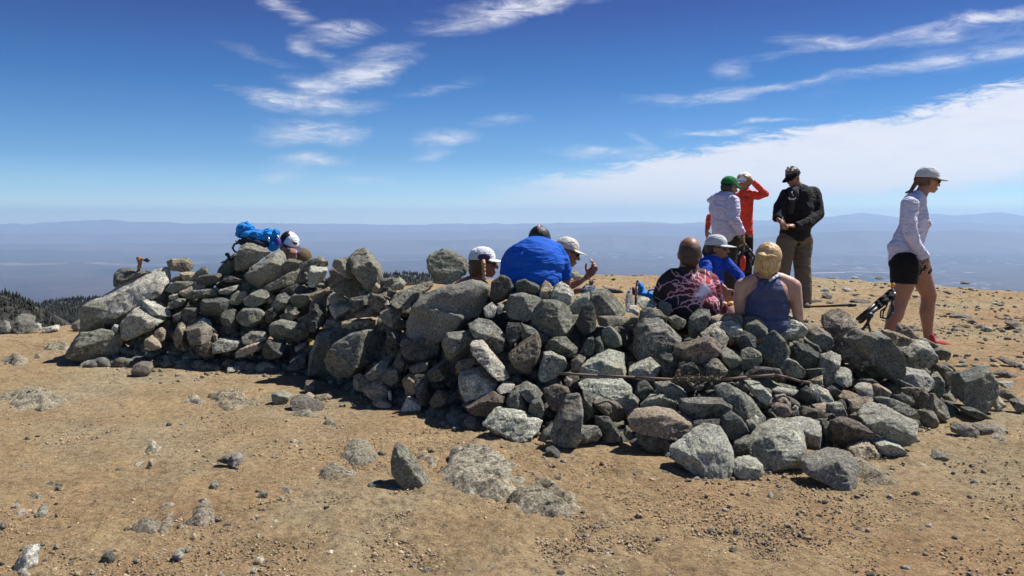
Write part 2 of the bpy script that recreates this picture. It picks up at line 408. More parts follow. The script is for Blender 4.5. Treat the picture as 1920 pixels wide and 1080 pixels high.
def forest():
    rg = np.random.default_rng(2); protos = [conifer(rg, 1.0) for _ in range(8)]
    VV = []; FF = []; n = 0
    for (pts, d, w, lab, (xa, xb), cnt, (h0, h1)) in RIDGES:
        px = np.linspace(-200, 1300, 300); s = (px - 960) / FPX
        crest = np.array([CAMZ - slope(y) * d for y in interp(pts, px)])
        K = 30; rows = []
        for k in range(K):
            f = k / (K - 1) * 2 - 1; y = d + f * w
            pp = np.stack([s * d / 60, np.full_like(s, y / 60), 0 * s], -1)
            rows.append(np.stack([s * d, np.full_like(s, y), crest - abs(f) * w * .42 + fbm(pp, 3, 3) * 3 * abs(f) ** .3], -1))
        V = np.stack(rows); i = np.arange(K * 300).reshape(K, 300)
        F = np.stack([i[:-1, :-1].ravel(), i[:-1, 1:].ravel(), i[1:, 1:].ravel(), i[1:, :-1].ravel()], -1)
        me = new_mesh('hill', V.reshape(-1, 3), np.ascontiguousarray(F)); smooth(me)
        tag(link('hill', me, SLOPE), lab, kind='structure')
        zones = [(xa, xb, cnt)] + ([(650, 910, 4200)] if d > 500 else [])
        for (a, b_, c_) in zones:
            for t in range(c_):
                q = rg.uniform(a, b_); f = -rg.random() ** 1.6 * .9 + (.05 if rg.random() < .3 else 0)
                y = d + f * w; x = (q - 960) / FPX * d
                if d < 500 and vnoise(np.array([[x / 14, y / 14, 0]]), 5)[0] < rg.uniform(-1, .15): continue
                z = CAMZ - slope(interp(pts, q)) * d - abs(f) * w * .42 - .3
                BV, BF = protos[rg.integers(8)]; h = rg.uniform(h0, h1)
                VV.append(BV * h * (1, 1, rg.uniform(.85, 1.25)) + (x, y, z)); FF.append(BF + n); n += len(BV)
    m, nt, b, out = mat('pine_foliage')
    tc = N(nt, 'ShaderNodeTexCoord')
    L(nt, ramp(nt, noise(nt, tc.outputs['Object'], .9, 4, .7).outputs[0], [(.35, (.006, .008, .006)), (.65, (.016, .02, .012))]), b.inputs['Base Color']); b.inputs['Roughness'].default_value = .9
    me = new_mesh('forest', np.vstack(VV), np.vstack(FF))
    tag(link('forest', me, m), 'far dark pine wood covering the ridges below the summit', kind='stuff')
forest()

# ------------------------------------------------------------------ air
def haze():
    bm = bmesh.new(); bmesh.ops.create_cube(bm, size=1)
    zb, zt = VALLEY - 120, 1150.0
    for v in bm.verts:
        v.co = ((v.co.x) * 208000, (v.co.y) * 208000, zb if v.co.z < 0 else zt)
    me = bpy.data.meshes.new('haze'); bm.to_mesh(me); bm.free()
    m = bpy.data.materials.new('haze'); m.use_nodes = True; nt = m.node_tree; nt.nodes.clear()
    out = nt.nodes.new('ShaderNodeOutputMaterial'); v = nt.nodes.new('ShaderNodeVolumePrincipled')
    v.inputs['Color'].default_value = HAZE_COL; v.inputs['Density'].default_value = HAZE_D; v.inputs['Anisotropy'].default_value = .18
    nt.links.new(v.outputs[0], out.inputs['Volume'])
    tag(link('haze', me, m), 'pale blue haze filling the air over the valley', kind='stuff')
HAZE_D = 2.15e-5; HAZE_COL = (.52, .73, 1.0, 1)
haze()

# ------------------------------------------------------------------ sun and sky
SUN_AZ = math.radians(60); SUN_EL = math.radians(55)       # azimuth from the view direction towards the right
sd = bpy.data.lights.new('sun', 'SUN'); sd.energy = 5.0; sd.angle = math.radians(.53); sd.color = (1, .97, .93)
so = bpy.data.objects.new('sun', sd); COL.objects.link(so)
sv = Vector((math.sin(SUN_AZ) * math.cos(SUN_EL), math.cos(SUN_AZ) * math.cos(SUN_EL), math.sin(SUN_EL)))
so.rotation_euler = sv.to_track_quat('Z', 'Y').to_euler()
so.location = (8, 8, 12)

def build_world():
    w = bpy.data.worlds.new('World'); scene.world = w; w.use_nodes = True; nt = w.node_tree; nt.nodes.clear()
    out = N(nt, 'ShaderNodeOutputWorld'); bg = N(nt, 'ShaderNodeBackground'); bg.inputs['Strength'].default_value = .12
    L(nt, bg.outputs[0], out.inputs[0])
    sky = N(nt, 'ShaderNodeTexSky', sky_type='NISHITA'); sky.sun_disc = False
    sky.sun_elevation = SUN_EL; sky.sun_rotation = SUN_AZ; sky.altitude = 1500; sky.air_density = 1.0; sky.dust_density = .1; sky.ozone_density = 3.0
    tc = N(nt, 'ShaderNodeTexCoord'); g = tc.outputs['Generated']
    sp = N(nt, 'ShaderNodeSeparateXYZ'); L(nt, g, sp.inputs[0])
    zc = mth(nt, 'MAXIMUM', sp.outputs[2], .004)
    cb = N(nt, 'ShaderNodeCombineXYZ'); L(nt, sp.outputs[0], cb.inputs[0]); L(nt, sp.outputs[1], cb.inputs[1]); L(nt, zc, cb.inputs[2])
    L(nt, cb.outputs[0], sky.inputs[0]) if sky.inputs else None
    az = mth(nt, 'ARCTAN2', sp.outputs[0], sp.outputs[1]); el = mth(nt, 'ARCSINE', sp.outputs[2])
    q = N(nt, 'ShaderNodeCombineXYZ'); L(nt, az, q.inputs[0]); L(nt, el, q.inputs[1]); q0 = q.outputs[0]
    # curl the coordinates a little so the cirrus gets wisps
    st = N(nt, 'ShaderNodeMapping'); st.inputs['Scale'].default_value = (1, 3.2, 1); st.inputs['Rotation'].default_value = (0, 0, math.radians(-10)); L(nt, q0, st.inputs[0])
    wn = noise(nt, st.outputs[0], 6, 5, .6, .6)
    wv = N(nt, 'ShaderNodeVectorMath', operation='SUBTRACT'); L(nt, wn.outputs['Color'], wv.inputs[0]); wv.inputs[1].default_value = (.5, .5, .5)
    ws = N(nt, 'ShaderNodeVectorMath', operation='MULTIPLY'); L(nt, wv.outputs[0], ws.inputs[0]); ws.inputs[1].default_value = (.12, .045, 0)
    qd = N(nt, 'ShaderNodeVectorMath', operation='ADD'); L(nt, q0, qd.inputs[0]); L(nt, ws.outputs[0], qd.inputs[1]); qd = qd.outputs[0]
    def AE(px, py):
        d = ray(px, py); d = d / np.linalg.norm(d); return math.atan2(d[0], d[1]), math.asin(d[2])
    def blob(px, py, rx, ry, ang, s):
        a, e = AE(px, py)
        mp = N(nt, 'ShaderNodeMapping', vector_type='TEXTURE'); mp.inputs['Location'].default_value = (a, e, 0)
        mp.inputs['Rotation'].default_value = (0, 0, math.radians(ang)); mp.inputs['Scale'].default_value = (.92 * rx / FPX, .9 * ry / FPX, 1)
        L(nt, qd, mp.inputs[0]); gr = N(nt, 'ShaderNodeTexGradient', gradient_type='SPHERICAL'); L(nt, mp.outputs[0], gr.inputs[0])
        return mth(nt, 'MULTIPLY', gr.outputs['Fac'], s)
    puffs = [(650, 62, 80, 34, 5, 1.1), (590, 92, 50, 24, -35, .8), (690, 130, 130, 40, 16, 1.35), (590, 155, 90, 26, -8, .8), (600, 192, 150, 26, -4, 1.1), (500, 180, 90, 15, -12, .8), (575, 248, 135, 38, 4, 1.3),
             (570, 305, 100, 22, 3, 1.1), (535, 335, 60, 18, 0, .8), (670, 342, 90, 18, 0, .6), (540, 28, 60, 20, -15, .9), (520, 5, 50, 12, 0, .7),
             (900, 38, 180, 26, 12, 1.0), (980, 5, 190, 28, 6, 1.1), (840, 258, 80, 20, 8, 1.0), (810, 288, 70, 14, 8, .7), (930, 225, 80, 16, 5, .6), (820, 165, 140, 14, 10, .45), (470, 95, 120, 16, -12, .4),
             (1500, 70, 120, 22, -5, .9), (1680, 65, 340, 18, 5, .75), (1860, 38, 220, 16, 10, .6), (1385, 133, 50, 22, 0, .6), (1330, 175, 210, 16, 2, .7), (1560, 150, 330, 14, 7, .6), (1800, 115, 300, 18, 9, .55),
             (1850, 90, 200, 60, 9, .45), (1345, 245, 130, 9, -2, 1.0), (1290, 250, 80, 6, 0, .7), (1440, 228, 90, 7, 0, .9), (1120, 285, 150, 22, -3, .8), (1190, 265, 60, 20, -30, .5)]
    tot = None
    for b in puffs:
        x = blob(*b); tot = x if tot is None else mth(nt, 'ADD', tot, x)
    mp = N(nt, 'ShaderNodeMapping'); mp.inputs['Scale'].default_value = (1, 4.5, 1); mp.inputs['Rotation'].default_value = (0, 0, math.radians(-9)); L(nt, q0, mp.inputs[0])
    wisp = noise(nt, mp.outputs[0], 17, 10, .72, 1.1).outputs[0]
    wisp2 = noise(nt, mp.outputs[0], 3.2, 6, .6, .5).outputs[0]
    dn = mth(nt, 'SUBTRACT', mth(nt, 'MULTIPLY', tot, mth(nt, 'ADD', mth(nt, 'MULTIPLY', wisp, 3.3), -.85)), .05)
    small = mth(nt, 'POWER', mth(nt, 'MULTIPLY', dn, .9, clamp=True), 1.25)
    # broad cirrus bank: between an upper and a lower edge, both lines in azimuth/elevation
    a0, e0 = AE(880, 352); a1, e1 = AE(1920, 158); b0, f0 = AE(880, 412); b1, f1 = AE(1920, 325)
    sq = N(nt, 'ShaderNodeSeparateXYZ'); L(nt, qd, sq.inputs[0]); A = sq.outputs[0]; E = sq.outputs[1]
    up = mth(nt, 'ADD', mth(nt, 'MULTIPLY', mth(nt, 'SUBTRACT', A, a0), (e1 - e0) / (a1 - a0)), e0)
    lo = mth(nt, 'ADD', mth(nt, 'MULTIPLY', mth(nt, 'SUBTRACT', A, b0), (f1 - f0) / (b1 - b0)), f0)
    up = mth(nt, 'ADD', up, mth(nt, 'MULTIPLY', mth(nt, 'SUBTRACT', wisp, .5), .055))
    mu = N(nt, 'ShaderNodeMapRange', interpolation_type='SMOOTHSTEP'); L(nt, mth(nt, 'SUBTRACT', up, E), mu.inputs[0]); mu.inputs[1].default_value = -.004; mu.inputs[2].default_value = .016
    ml = N(nt, 'ShaderNodeMapRange', interpolation_type='SMOOTHSTEP'); L(nt, mth(nt, 'SUBTRACT', E, lo), ml.inputs[0]); ml.inputs[1].default_value = -.022; ml.inputs[2].default_value = .016
    ma = N(nt, 'ShaderNodeMapRange', interpolation_type='SMOOTHSTEP'); L(nt, A, ma.inputs[0]); ma.inputs[1].default_value = -.10; ma.inputs[2].default_value = .16
    mr = N(nt, 'ShaderNodeMapRange', interpolation_type='SMOOTHSTEP'); L(nt, A, mr.inputs[0]); mr.inputs[1].default_value = .9; mr.inputs[2].default_value = 1.4; mr.inputs[3].default_value = 1; mr.inputs[4].default_value = 0
    bank = mth(nt, 'MULTIPLY', mth(nt, 'MULTIPLY', mu.outputs[0], ml.outputs[0]), mth(nt, 'MULTIPLY', ma.outputs[0], mr.outputs[0]))
    bank = mth(nt, 'MULTIPLY', bank, mth(nt, 'ADD', mth(nt, 'MULTIPLY', wisp2, .9), .72), clamp=True)
    bank = mth(nt, 'MULTIPLY', bank, mth(nt, 'ADD', mth(nt, 'MULTIPLY', wisp, .5), .72, clamp=True))
    fac = mth(nt, 'MAXIMUM', mth(nt, 'MULTIPLY', small, .88), bank)
    ccol = mixc(nt, 'MIX', .12, (5.4, 5.25, 5.5), sky.outputs[0])
    deep = ramp(nt, sp.outputs[2], [(0.0, (1.0, 1.16, 1.02)), (.03, (.46, .67, .83)), (.072, (.225, .425, .64)), (.16, (.066, .265, .50)), (.24, (.040, .130, .37)), (.6, (.13, .18, .34))])
    tint = mixc(nt, 'MULTIPLY', 1.0, sky.outputs[0], deep)
    L(nt, mixc(nt, 'MIX', fac, tint, ccol), bg.inputs[0])
build_world()
scene.view_settings.view_transform = 'Standard'; scene.view_settings.look = 'None'; scene.view_settings.exposure = .45; scene.view_settings.gamma = 1
scene.cycles.use_denoising = True
scene.cycles.denoiser = 'OPENIMAGEDENOISE'
scene.cycles.max_bounces = 6; scene.cycles.diffuse_bounces = 3; scene.cycles.glossy_bounces = 2; scene.cycles.transparent_max_bounces = 6; scene.cycles.volume_bounces = 4
scene.cycles.use_adaptive_sampling = True; scene.cycles.adaptive_threshold = .01
scene.render.film_transparent = False
# ------------------------------------------------------------------ the rocks of the wall and the ground
FOOT = [(60, 700), (170, 690), (250, 690), (330, 692), (560, 702), (620, 716), (700, 757), (780, 776), (870, 806), (960, 822), (1080, 842), (1200, 852), (1310, 893), (1430, 886), (1520, 850), (1680, 858), (1760, 795), (1860, 772), (1980, 772)]
CREST = [(60, 620), (170, 560), (230, 518), (330, 503), (420, 485), (480, 468), (600, 482), (690, 475), (760, 522), (900, 525), (1000, 548), (1080, 548), (1200, 560), (1300, 590), (1450, 592), (1560, 600), (1640, 620), (1740, 642), (1800, 690), (1870, 705), (1980, 720)]
THICK = [(60, .3), (250, .75), (500, .95), (800, .9), (1000, 1.0), (1300, 1.45), (1600, 1.5), (1750, 1.2), (1870, .45), (1980, .4)]
def wall_point(px, py):
    """forward distance of the wall's sloping face seen at (px, py), and how far up the face it is"""
    F = groundY(interp(FOOT, px)); C = F + interp(THICK, px); g = GS * (F - 3)
    H = CAMZ - C * slope(interp(CREST, px)); m = slope(py)
    den = (H - g) + (C - F) * m
    t = (CAMZ - g - F * m) / den
    t = float(np.clip(t, -.05, 1.12))
    return F + t * (C - F), t
REG = dict(A=(0, 400, 3.375), B=(400, 400, 4.0), C=(720, 400, 3.375), D=(1180, 400, 3.375), E=(1540, 520, 3.858), F=(480, 600, 3.375), G=(860, 640, 3.375), H=(1240, 640, 3.375), I=(1660, 640, 5.4), J=(1060, 500, 5.4),
           K=(480, 560, 4.909), M=(1100, 640, 4.909), Q=(1380, 560, 4.909), R=(240, 480, 4.909), S=(0, 740, 3.0), T=(640, 800, 3.0), U=(1280, 840, 3.0), V=(1480, 500, 4.3636), W=(0, 0, 1.0))
# each line: region, colour letter (+ g = lies on the ground, e = half buried in it, n = nearer, f = farther), outline in the region's pixels, label or nothing
ROCKS = '''
A ps|680,520 760,440 930,370 1040,330 1075,360 1070,440 960,500 870,560 770,600 600,590 560,575 600,545|long pale lichened slab leaning up to the right at the left end of the wall
A gf|535,740 540,610 580,550 680,530 800,600 860,640 740,700 640,735|big dark shaded boulder under the long pale slab at the left end
A g|710,400 730,350 830,348 960,370 870,420 740,465|
A t|1057,305 1100,285 1190,285 1225,335 1200,365 1110,355 1075,345|tan rock bridging a small window of sky on the wall crest
A g|1235,362 1290,335 1320,345 1320,385 1260,395|
A g|1080,420 1130,385 1180,395 1180,430 1120,460|
A t|1130,375 1210,370 1265,385 1240,430 1190,440 1140,395|
A df|860,545 1060,450 1075,520 1060,590 960,600 890,590|
A p|740,720 850,620 880,580 960,590 1050,670 1020,690 900,720 800,775|broad pale grey boulder with a sharp ridge low at the left end
A p|905,530 960,555 1095,630 1090,660 1040,650 900,570|thin pale slab sloping down to the right at the left end
A og|370,870 430,800 520,755 640,722 720,740 755,745 790,800 750,890 640,930 540,950 440,910|low broad lichened boulder on the dirt at the left end
A og|515,945 560,925 620,930 610,965 520,970|
A bg|820,1030 840,960 880,935 940,940 970,970 940,1030|single brown and tan stone on the dirt left of the wall
A tg|810,800 850,790 870,830 820,840|
A t|920,800 960,770 1000,800 1020,850 980,865 930,830|
A t|970,760 1010,715 1045,740 1040,800 1000,800|
A t|1110,700 1150,690 1180,730 1170,790 1130,850 1090,800|
A b|1185,720 1290,690 1380,770 1350,820 1240,830 1200,780|brown diamond-shaped rock with a white cap stone behind it
A w|1220,690 1290,660 1330,690 1345,720 1280,705|white quartz chunk low in the left part of the wall
A r|1240,850 1320,810 1360,830 1350,900 1290,905 1245,890|
A pg|1110,915 1215,880 1215,920 1170,960 1120,940|
A og|1010,955 1060,905 1110,970 1020,975|
A p|1360,800 1420,785 1550,810 1530,850 1370,870|
A pg|1440,970 1510,960 1530,990 1450,1000|
A p|1065,520 1130,500 1130,540 1075,550|
A g|1070,570 1130,535 1170,555 1150,590 1090,600|
A t|1135,490 1200,455 1290,445 1270,480 1180,510 1140,525|
A g|1180,510 1240,480 1300,480 1390,470 1370,520 1290,540 1190,540|
A p|1395,480 1510,450 1500,480 1450,510 1400,505|
A d|1250,600 1280,540 1400,530 1480,560 1450,640 1300,660|dark shaded boulder deep in the left half of the wall
A g|1060,480 1120,430 1240,430 1200,480 1120,500|
A d|1240,420 1290,390 1400,380 1420,420 1330,450 1250,450|
A g|1400,395 1470,390 1530,420 1500,440 1430,430|
A d|1140,640 1170,600 1250,600 1250,660 1180,690|
A g|1090,650 1160,615 1170,640 1130,690|
A d|1180,690 1250,650 1290,655 1220,720|
A gg|0,690 30,670 70,730 60,755 0,755|
A gg|60,700 110,635 170,650 200,700 230,745 80,755|
A pg|125,665 160,645 185,660 180,705 140,700|
A pg|195,700 240,690 265,745 215,745|
A pg|270,725 350,705 370,745 280,750|
A bg|430,740 470,690 520,655 530,745|
A tg|485,705 500,660 530,660 530,705|
A oe|240,850 300,820 400,820 430,870|
A ge|0,940 0,905 60,895 120,900 140,940 60,950|
A ge|185,910 190,882 230,880 240,912|
A p|700,740 720,700 745,705 750,745|
B o|170,330 200,250 250,222 310,230 430,290 420,310 350,345 300,360 230,430 190,420|big grey-green rock carrying the blue backpack
B df|60,440 80,370 160,300 200,330 240,420 220,470 120,510|
B o|220,470 300,390 470,290 500,275 540,340 500,390 490,420 510,490 420,540 310,570 240,530|large pale lichen-mottled boulder leaning right, just below the blue backpack
B g|495,430 520,380 570,340 670,360 650,400 590,450 530,480|
B g|640,400 720,340 800,320 850,350 880,395 850,410 720,390 700,420 650,415|
B p|705,420 730,395 780,405 850,400 855,430 820,500 780,530 705,530|pale greenish cube-like rock on the crest right of the olive hat
B b|400,560 540,480 610,440 690,425 705,440 700,500 590,520 500,570 440,605|long brown block with a sunlit tan end, rising to the right
B r|870,430 910,405 960,410 1015,480 960,490 900,510 880,480|
B o|880,390 920,350 1030,320 1100,380 1120,500 1040,480 960,440 + 1020,330 1070,265 1130,255 1190,320 1260,390 1265,440 1240,520 1270,540 1170,590 1120,500 1040,430|craggy tan and grey boulder making the highest hump on the crest
B b|870,550 920,510 1010,485 1100,490 1160,560 1110,600 1000,610 920,590|
B t|730,600 870,550 870,580 810,620 740,640|
B g|580,630 620,600 730,600 740,650 690,710 600,700|
B o|860,620 910,585 1020,640 1020,670 880,680|
B d|500,580 620,530 760,560 740,595 600,610 540,600|
B g|435,680 480,610 530,590 580,630 550,700 480,755|
B o|125,620 180,580 255,585 240,640 200,685 150,670|
B o|220,640 280,575 390,560 440,610 400,660 330,695 240,680|
B p|860,710 900,675 1040,670 1055,700 1010,750 930,790 865,780|bright pale squarish rock in the middle of the left half
B g|820,870 860,790 940,780 940,860|
B b|1050,780 1190,690 1250,700 1190,770 1070,790|
B t|950,810 1050,790 1200,770 1270,810 1190,850 960,860|flat tan slab just above the two biggest grey boulders
B b|1180,600 1260,610 1330,690 1310,710 1230,740 1150,680|
B t|1190,570 1220,515 1270,560 1260,590 1200,595|
B g|1250,740 1340,690 1405,700 1410,760 1350,850 1280,820|
B t|1240,600 1300,580 1345,600 1310,630|
B g|1280,500 1340,475 1380,490 1350,540 1290,550|
B o|1340,520 1400,475 1440,510 1430,545 1360,560|
B d|60,740 130,700 180,710 170,770 180,830 130,850 70,820|
B g|170,780 230,715 330,715 390,740 370,800 290,850 210,840|
B g|440,850 450,820 510,795 640,820 730,890 720,940 600,975 490,960 440,910|large rounded rock with a pale green patch in the left half
B g|500,770 620,715 650,740 600,800 540,800|
B g|630,790 720,750 700,820 650,820|
B p|590,1010 700,960 690,990 610,1045|
B o|210,930 290,880 380,890 420,920 370,960 240,970|
B t|160,1050 260,980 370,950 380,1000 250,1060 170,1080|
B d|370,1000 420,930 560,990 560,1060 440,1100 370,1080|
B t|0,960 0,890 30,910 30,945|
B t|400,640 450,610 470,640 420,670|
B t|540,700 570,680 610,715 560,740|
B t|1410,690 1480,665 1490,690 1440,730|
B d|390,740 440,690 480,760 440,810 390,800|
B d|650,830 760,680 850,700 830,800 740,880|
B d|740,650 860,620 870,680 800,730 720,720|
B d|1030,640 1150,610 1170,680 1060,750 1040,700|
C g|280,290 300,255 370,225 430,235 520,290 540,330 520,380 430,440 330,440 290,370|dark upright boulder on the crest left of the woman in the white cap
C g|105,770 110,680 170,600 330,550 560,600 560,700 420,750 240,800 120,805 + 150,630 230,500 330,470 500,470 520,640 330,690 + 400,480 520,440 600,420 650,450 660,500 630,600 590,650 450,660|largest grey boulder of the wall, rusty underneath, below the woman with the braid
C d|675,440 740,390 800,410 830,470 780,540 700,570 665,520|
C d|830,440 890,415 980,460 985,490 940,520 840,510|
C t|990,470 1020,420 1060,440 1075,470 1050,530 990,530|
C w|1060,530 1080,460 1130,425 1200,490 1200,530 1150,575 1080,550|white quartz rock on the crest beside the blue-shirted back
C g|760,610 800,520 870,505 960,525 1010,545 960,640 900,680 800,660|
C g|930,640 1000,545 1090,545 1180,590 1225,690 1160,770 1060,760 960,700|large rounded speckled boulder below the white quartz rock
C w|630,600 680,560 720,600 700,660 640,650|
C p|710,580 760,570 760,620 720,640|
C g|1295,540 1310,490 1400,475 1470,510 1550,610 1540,640 1390,645 1330,600|grey rock with one pale slanting edge on the crest left of the water bottle
C p|1165,590 1230,520 1300,500 1310,560 1250,600 1240,640 1200,630|
C d|1210,700 1250,600 1310,560 1350,640 1340,730 1260,760|
C b|1340,680 1360,650 1500,650 1530,690 1450,700 1360,710|
C g|530,700 600,660 690,680 770,780 760,860 700,890 600,800|
C g|360,850 400,750 540,740 580,780 560,880 500,900 400,980|
C pn|540,810 610,795 650,840 720,920 770,990 795,1040 750,1055 680,990 600,920 550,870|long pale slab leaning left across the middle of the wall
C r|785,890 870,820 970,760 1000,800 990,880 920,990 880,1000 810,950|reddish triangular rock in the middle of the wall
C g|1010,850 1070,790 1150,780 1220,850 1210,910 1130,900 1020,880|
C p|980,1020 1010,880 1060,870 1140,910 1165,960 1160,1000 1070,1010 1040,1060 980,1060|pale rounded rock behind the left end of the metal rod
C d|1240,880 1290,780 1330,770 1330,890 1280,910|
C d|1330,880 1330,800 1370,770 1400,860 1360,890|
C g|1385,800 1380,740 1430,710 1500,770 1510,830 1440,860 1400,850|
C b|1180,940 1230,890 1280,910 1250,970 1200,1000|
C p|1230,1000 1290,930 1430,860 1530,890 1540,950 1545,1010 1400,1020 1280,1015|large pale wedge-shaped rock right above the metal rod
C t|450,970 480,930 590,910 560,960 480,1020|
C b|200,970 290,930 290,990 220,1010|
C r|90,920 120,880 160,970 130,1010|small red rock in the shade under the largest boulder
C g|0,1000 60,960 110,990 100,1060 20,1060|
C g|10,420 60,400 80,420 40,460 10,470|
C o|30,470 100,405 140,440 120,480 50,490|
C o|35,560 100,500 220,450 300,430 310,460 230,490 180,570 80,580|
C g|0,630 50,590 105,590 90,650 50,700 0,690|
C t|0,560 20,545 45,590 10,605|
C d|110,800 240,810 350,780 370,900 300,930 160,950 110,880|
C d|270,1000 400,920 420,1000 380,1060 290,1060|
C d|780,690 860,690 870,770 800,830 770,780|
C d|870,700 960,730 1060,790 1000,830 960,760 880,800|
D p|50,550 70,520 140,540 185,580 150,600 80,590|
D g|185,560 230,560 270,580 260,650 220,650 185,600|
D o|240,660 290,640 370,680 360,710 310,740 270,720|
D g|370,720 380,660 440,605 500,610 515,660 470,720 420,790 380,780|egg-shaped grey rock standing on the crest below the bald man
D t|515,660 580,635 700,630 710,660 700,690 590,680 520,700|
D p|500,710 560,685 660,685 715,715 690,770 650,810 620,760 560,720|
D o|450,760 540,710 600,740 630,790 600,840 540,830 500,790|
D rn|290,850 340,820 460,785 530,785 575,820 560,870 500,920 430,960 330,930 290,900|reddish brown rock with a hollow top, below the bald man
D g|25,900 30,740 80,670 190,660 260,720 320,790 310,850 180,900 80,920|big dark speckled block below the bald man's left side
D g|70,620 110,590 190,610 240,660 230,700 150,680 60,700|
D o|710,670 750,650 800,655 880,700 870,740 820,760 760,770 720,720|
D p|845,670 880,640 990,635 1080,670 1120,720 1120,790 1060,805 960,790 900,730|large smooth pale green-grey rock on the crest below the blonde woman
D o|1100,710 1170,705 1270,760 1275,800 1240,860 1160,820 1110,770|grooved grey block on the crest, right of the large smooth pale rock
D g|810,850 860,780 910,740 960,780 1000,850 970,920 900,955 840,910|round grey rock with a pale chip below the blonde woman
D d|1010,860 1060,815 1130,830 1200,880 1210,940 1170,985 1060,960 1010,900|smooth dark oval rock in the upper right of the wall
D o|565,890 610,835 650,850 710,930 700,970 640,985 590,930|
D o|720,870 770,850 830,880 830,930 790,980 720,990 700,960 740,910|
D g|950,990 1000,915 1060,940 1100,1000 1080,1040 990,1030|
D p|1210,890 1270,875 1335,900 1330,950 1270,1040 1230,1080 1200,1000|
D b|1225,700 1240,640 1300,605 1360,595 1390,640 1430,690 1420,740 1340,790 1260,780|knobbly brown rock on the crest beside the trekking poles
D b|1330,860 1380,830 1450,860 1500,900 1480,950 1400,960 1340,910|
D p|1310,1000 1360,970 1410,990 1400,1060 1340,1080 1290,1060|
D p|0,970 100,920 130,910 220,970 210,1010 150,1035 60,1020 0,1000|
D d|190,900 260,880 310,940 270,1030 210,1030|
D d|310,960 390,930 450,1000 450,1040 310,1030|
D b|450,960 520,920 570,920 640,1020 560,1040 480,1030|
D df|1270,870 1350,780 1480,740 1530,780 1540,880 1400,900|
D d|650,780 720,740 810,780 800,850 700,850|
E g|160,440 250,370 330,400 420,470 400,600 330,640 300,520 + 310,400 430,410 500,500 520,600 560,700 500,740 400,700 330,600|big slanting boulder with a pale streaked right face, below the trekking poles
E p|540,540 620,480 680,450 770,470 830,560 800,610 740,650 620,650 560,590|boulder with a pale top and black shaded front near the walking woman's shoe
E t|440,380 480,380 560,400 640,440 600,480 540,490 480,440|
E b|540,400 560,320 620,350 700,430 640,440|brown wedge rock between the walking woman's legs
E g|800,520 870,505 930,540 920,600 860,600 810,560|
E p|540,680 620,650 750,680 820,740 800,800 700,790 570,740|
E o|790,690 840,680 880,740 870,820 830,860 790,790|
E b|810,620 850,600 940,660 970,720 950,760 890,800 860,700|
E g|870,620 920,620 1000,700 1000,740 960,720|
E gg|970,860 980,740 990,690 1150,645 1190,650 1250,720 1285,810 1240,920 1180,970 1060,900|big blue-grey angular boulder standing apart at the right end of the wall
E pg|860,860 910,790 960,790 965,840 920,900 880,900|
E dg|1000,930 1060,930 1140,960 1290,1050 1180,1040 1060,1000|thin dark pointed slab on the dirt below the blue-grey boulder
E bg|1290,830 1330,800 1410,860 1400,900 1300,870|
E pg|1250,930 1280,855 1350,930 1260,965|
E bg|1370,890 1430,870 1470,895 1475,980 1400,960|
E pg|1270,750 1390,745 1390,800 1300,795|
E bg|1285,580 1340,580 1420,620 1400,655 1320,620|
E pg|1400,640 1440,610 1480,630 1480,670|
E p|230,800 290,760 370,770 380,820 340,870 260,850|
E t|380,780 420,770 500,820 480,860 390,850|
E g|510,850 590,840 670,890 660,930 590,900|
E b|530,810 600,785 720,800 680,870 600,840|
E b|680,870 740,800 770,840 740,930 690,940|
E o|740,930 770,840 830,850 900,930 910,1000 850,1030 790,960|
E b|690,990 740,960 810,970 860,1060 810,1080 720,1040|
E g|390,870 480,870 600,910 680,1000 660,1020 540,970 440,930|
E g|700,440 750,440 860,500 800,510|
E b|280,600 330,590 350,640 300,640|
E d|530,740 570,740 700,800 560,790|
I bg|660,880 665,840 710,810 830,840 950,900 950,985 800,960 670,915|brown block on the dirt with a black shadow, right of the wall's foot
I bg|880,850 960,830 1070,850 1120,900 1100,955 960,965|
I pe|1070,850 1180,820 1280,860 1330,930 1150,935|
I oe|1100,970 1200,940 1370,1020 1300,1040 1150,1005|
F g|330,340 345,200 400,90 540,45 620,60 500,140 460,230 450,350 380,360|tall grey boulder pressed against the left of the big rough one
F gn|455,330 460,230 520,140 620,80 720,55 800,60 830,150 760,240 700,280 620,340 520,380|big rough grey boulder bulging from the foot of the left half
F t|615,430 620,350 650,330 730,400 680,440|
F t|675,440 740,390 800,375 860,410 850,440 800,450 740,490 690,480|
F tg|730,520 790,490 865,540 780,560|
F p|835,450 855,445 860,505 840,505|
F g|640,500 670,475 700,520 660,525|
F g|600,420 625,410 640,490 600,480|
F t|930,510 925,380 970,340 1040,360 1050,400 1000,440 970,500|
F w|915,570 960,480 1040,520 1035,560 960,580|pale triangular stone at the foot in front of a dark gap
F d|1000,430 1060,400 1110,480 1090,540 1040,520|
F b|1095,520 1150,440 1200,450 1225,490 1180,550 1120,560|
F g|780,360 840,300 920,300 925,380 860,420|
F p|1285,370 1300,320 1430,305 1520,400 1500,430 1420,450 1330,490 1290,430|
F b|1265,330 1290,260 1390,235 1370,290 1290,330|
F r|1310,540 1400,500 1500,455 1570,490 1540,540 1450,600 1360,590|
F bg|300,445 310,380 380,385 385,440 340,460|small upright brown block standing on the dirt by a big shadow
F og|90,500 100,460 150,450 220,480 200,525 130,535|
F bg|195,520 240,475 300,480 440,530 450,560 340,572 250,560|flat brown rock in the cluster on the dirt before the left half
F tg|300,480 330,455 375,480 360,502|
F tg|370,475 480,455 490,492 400,498|
F oe|180,595 290,570 390,590 390,615 250,615|
F de|400,650 420,610 480,630 500,660|
F bg|765,840 790,815 830,850 800,862|
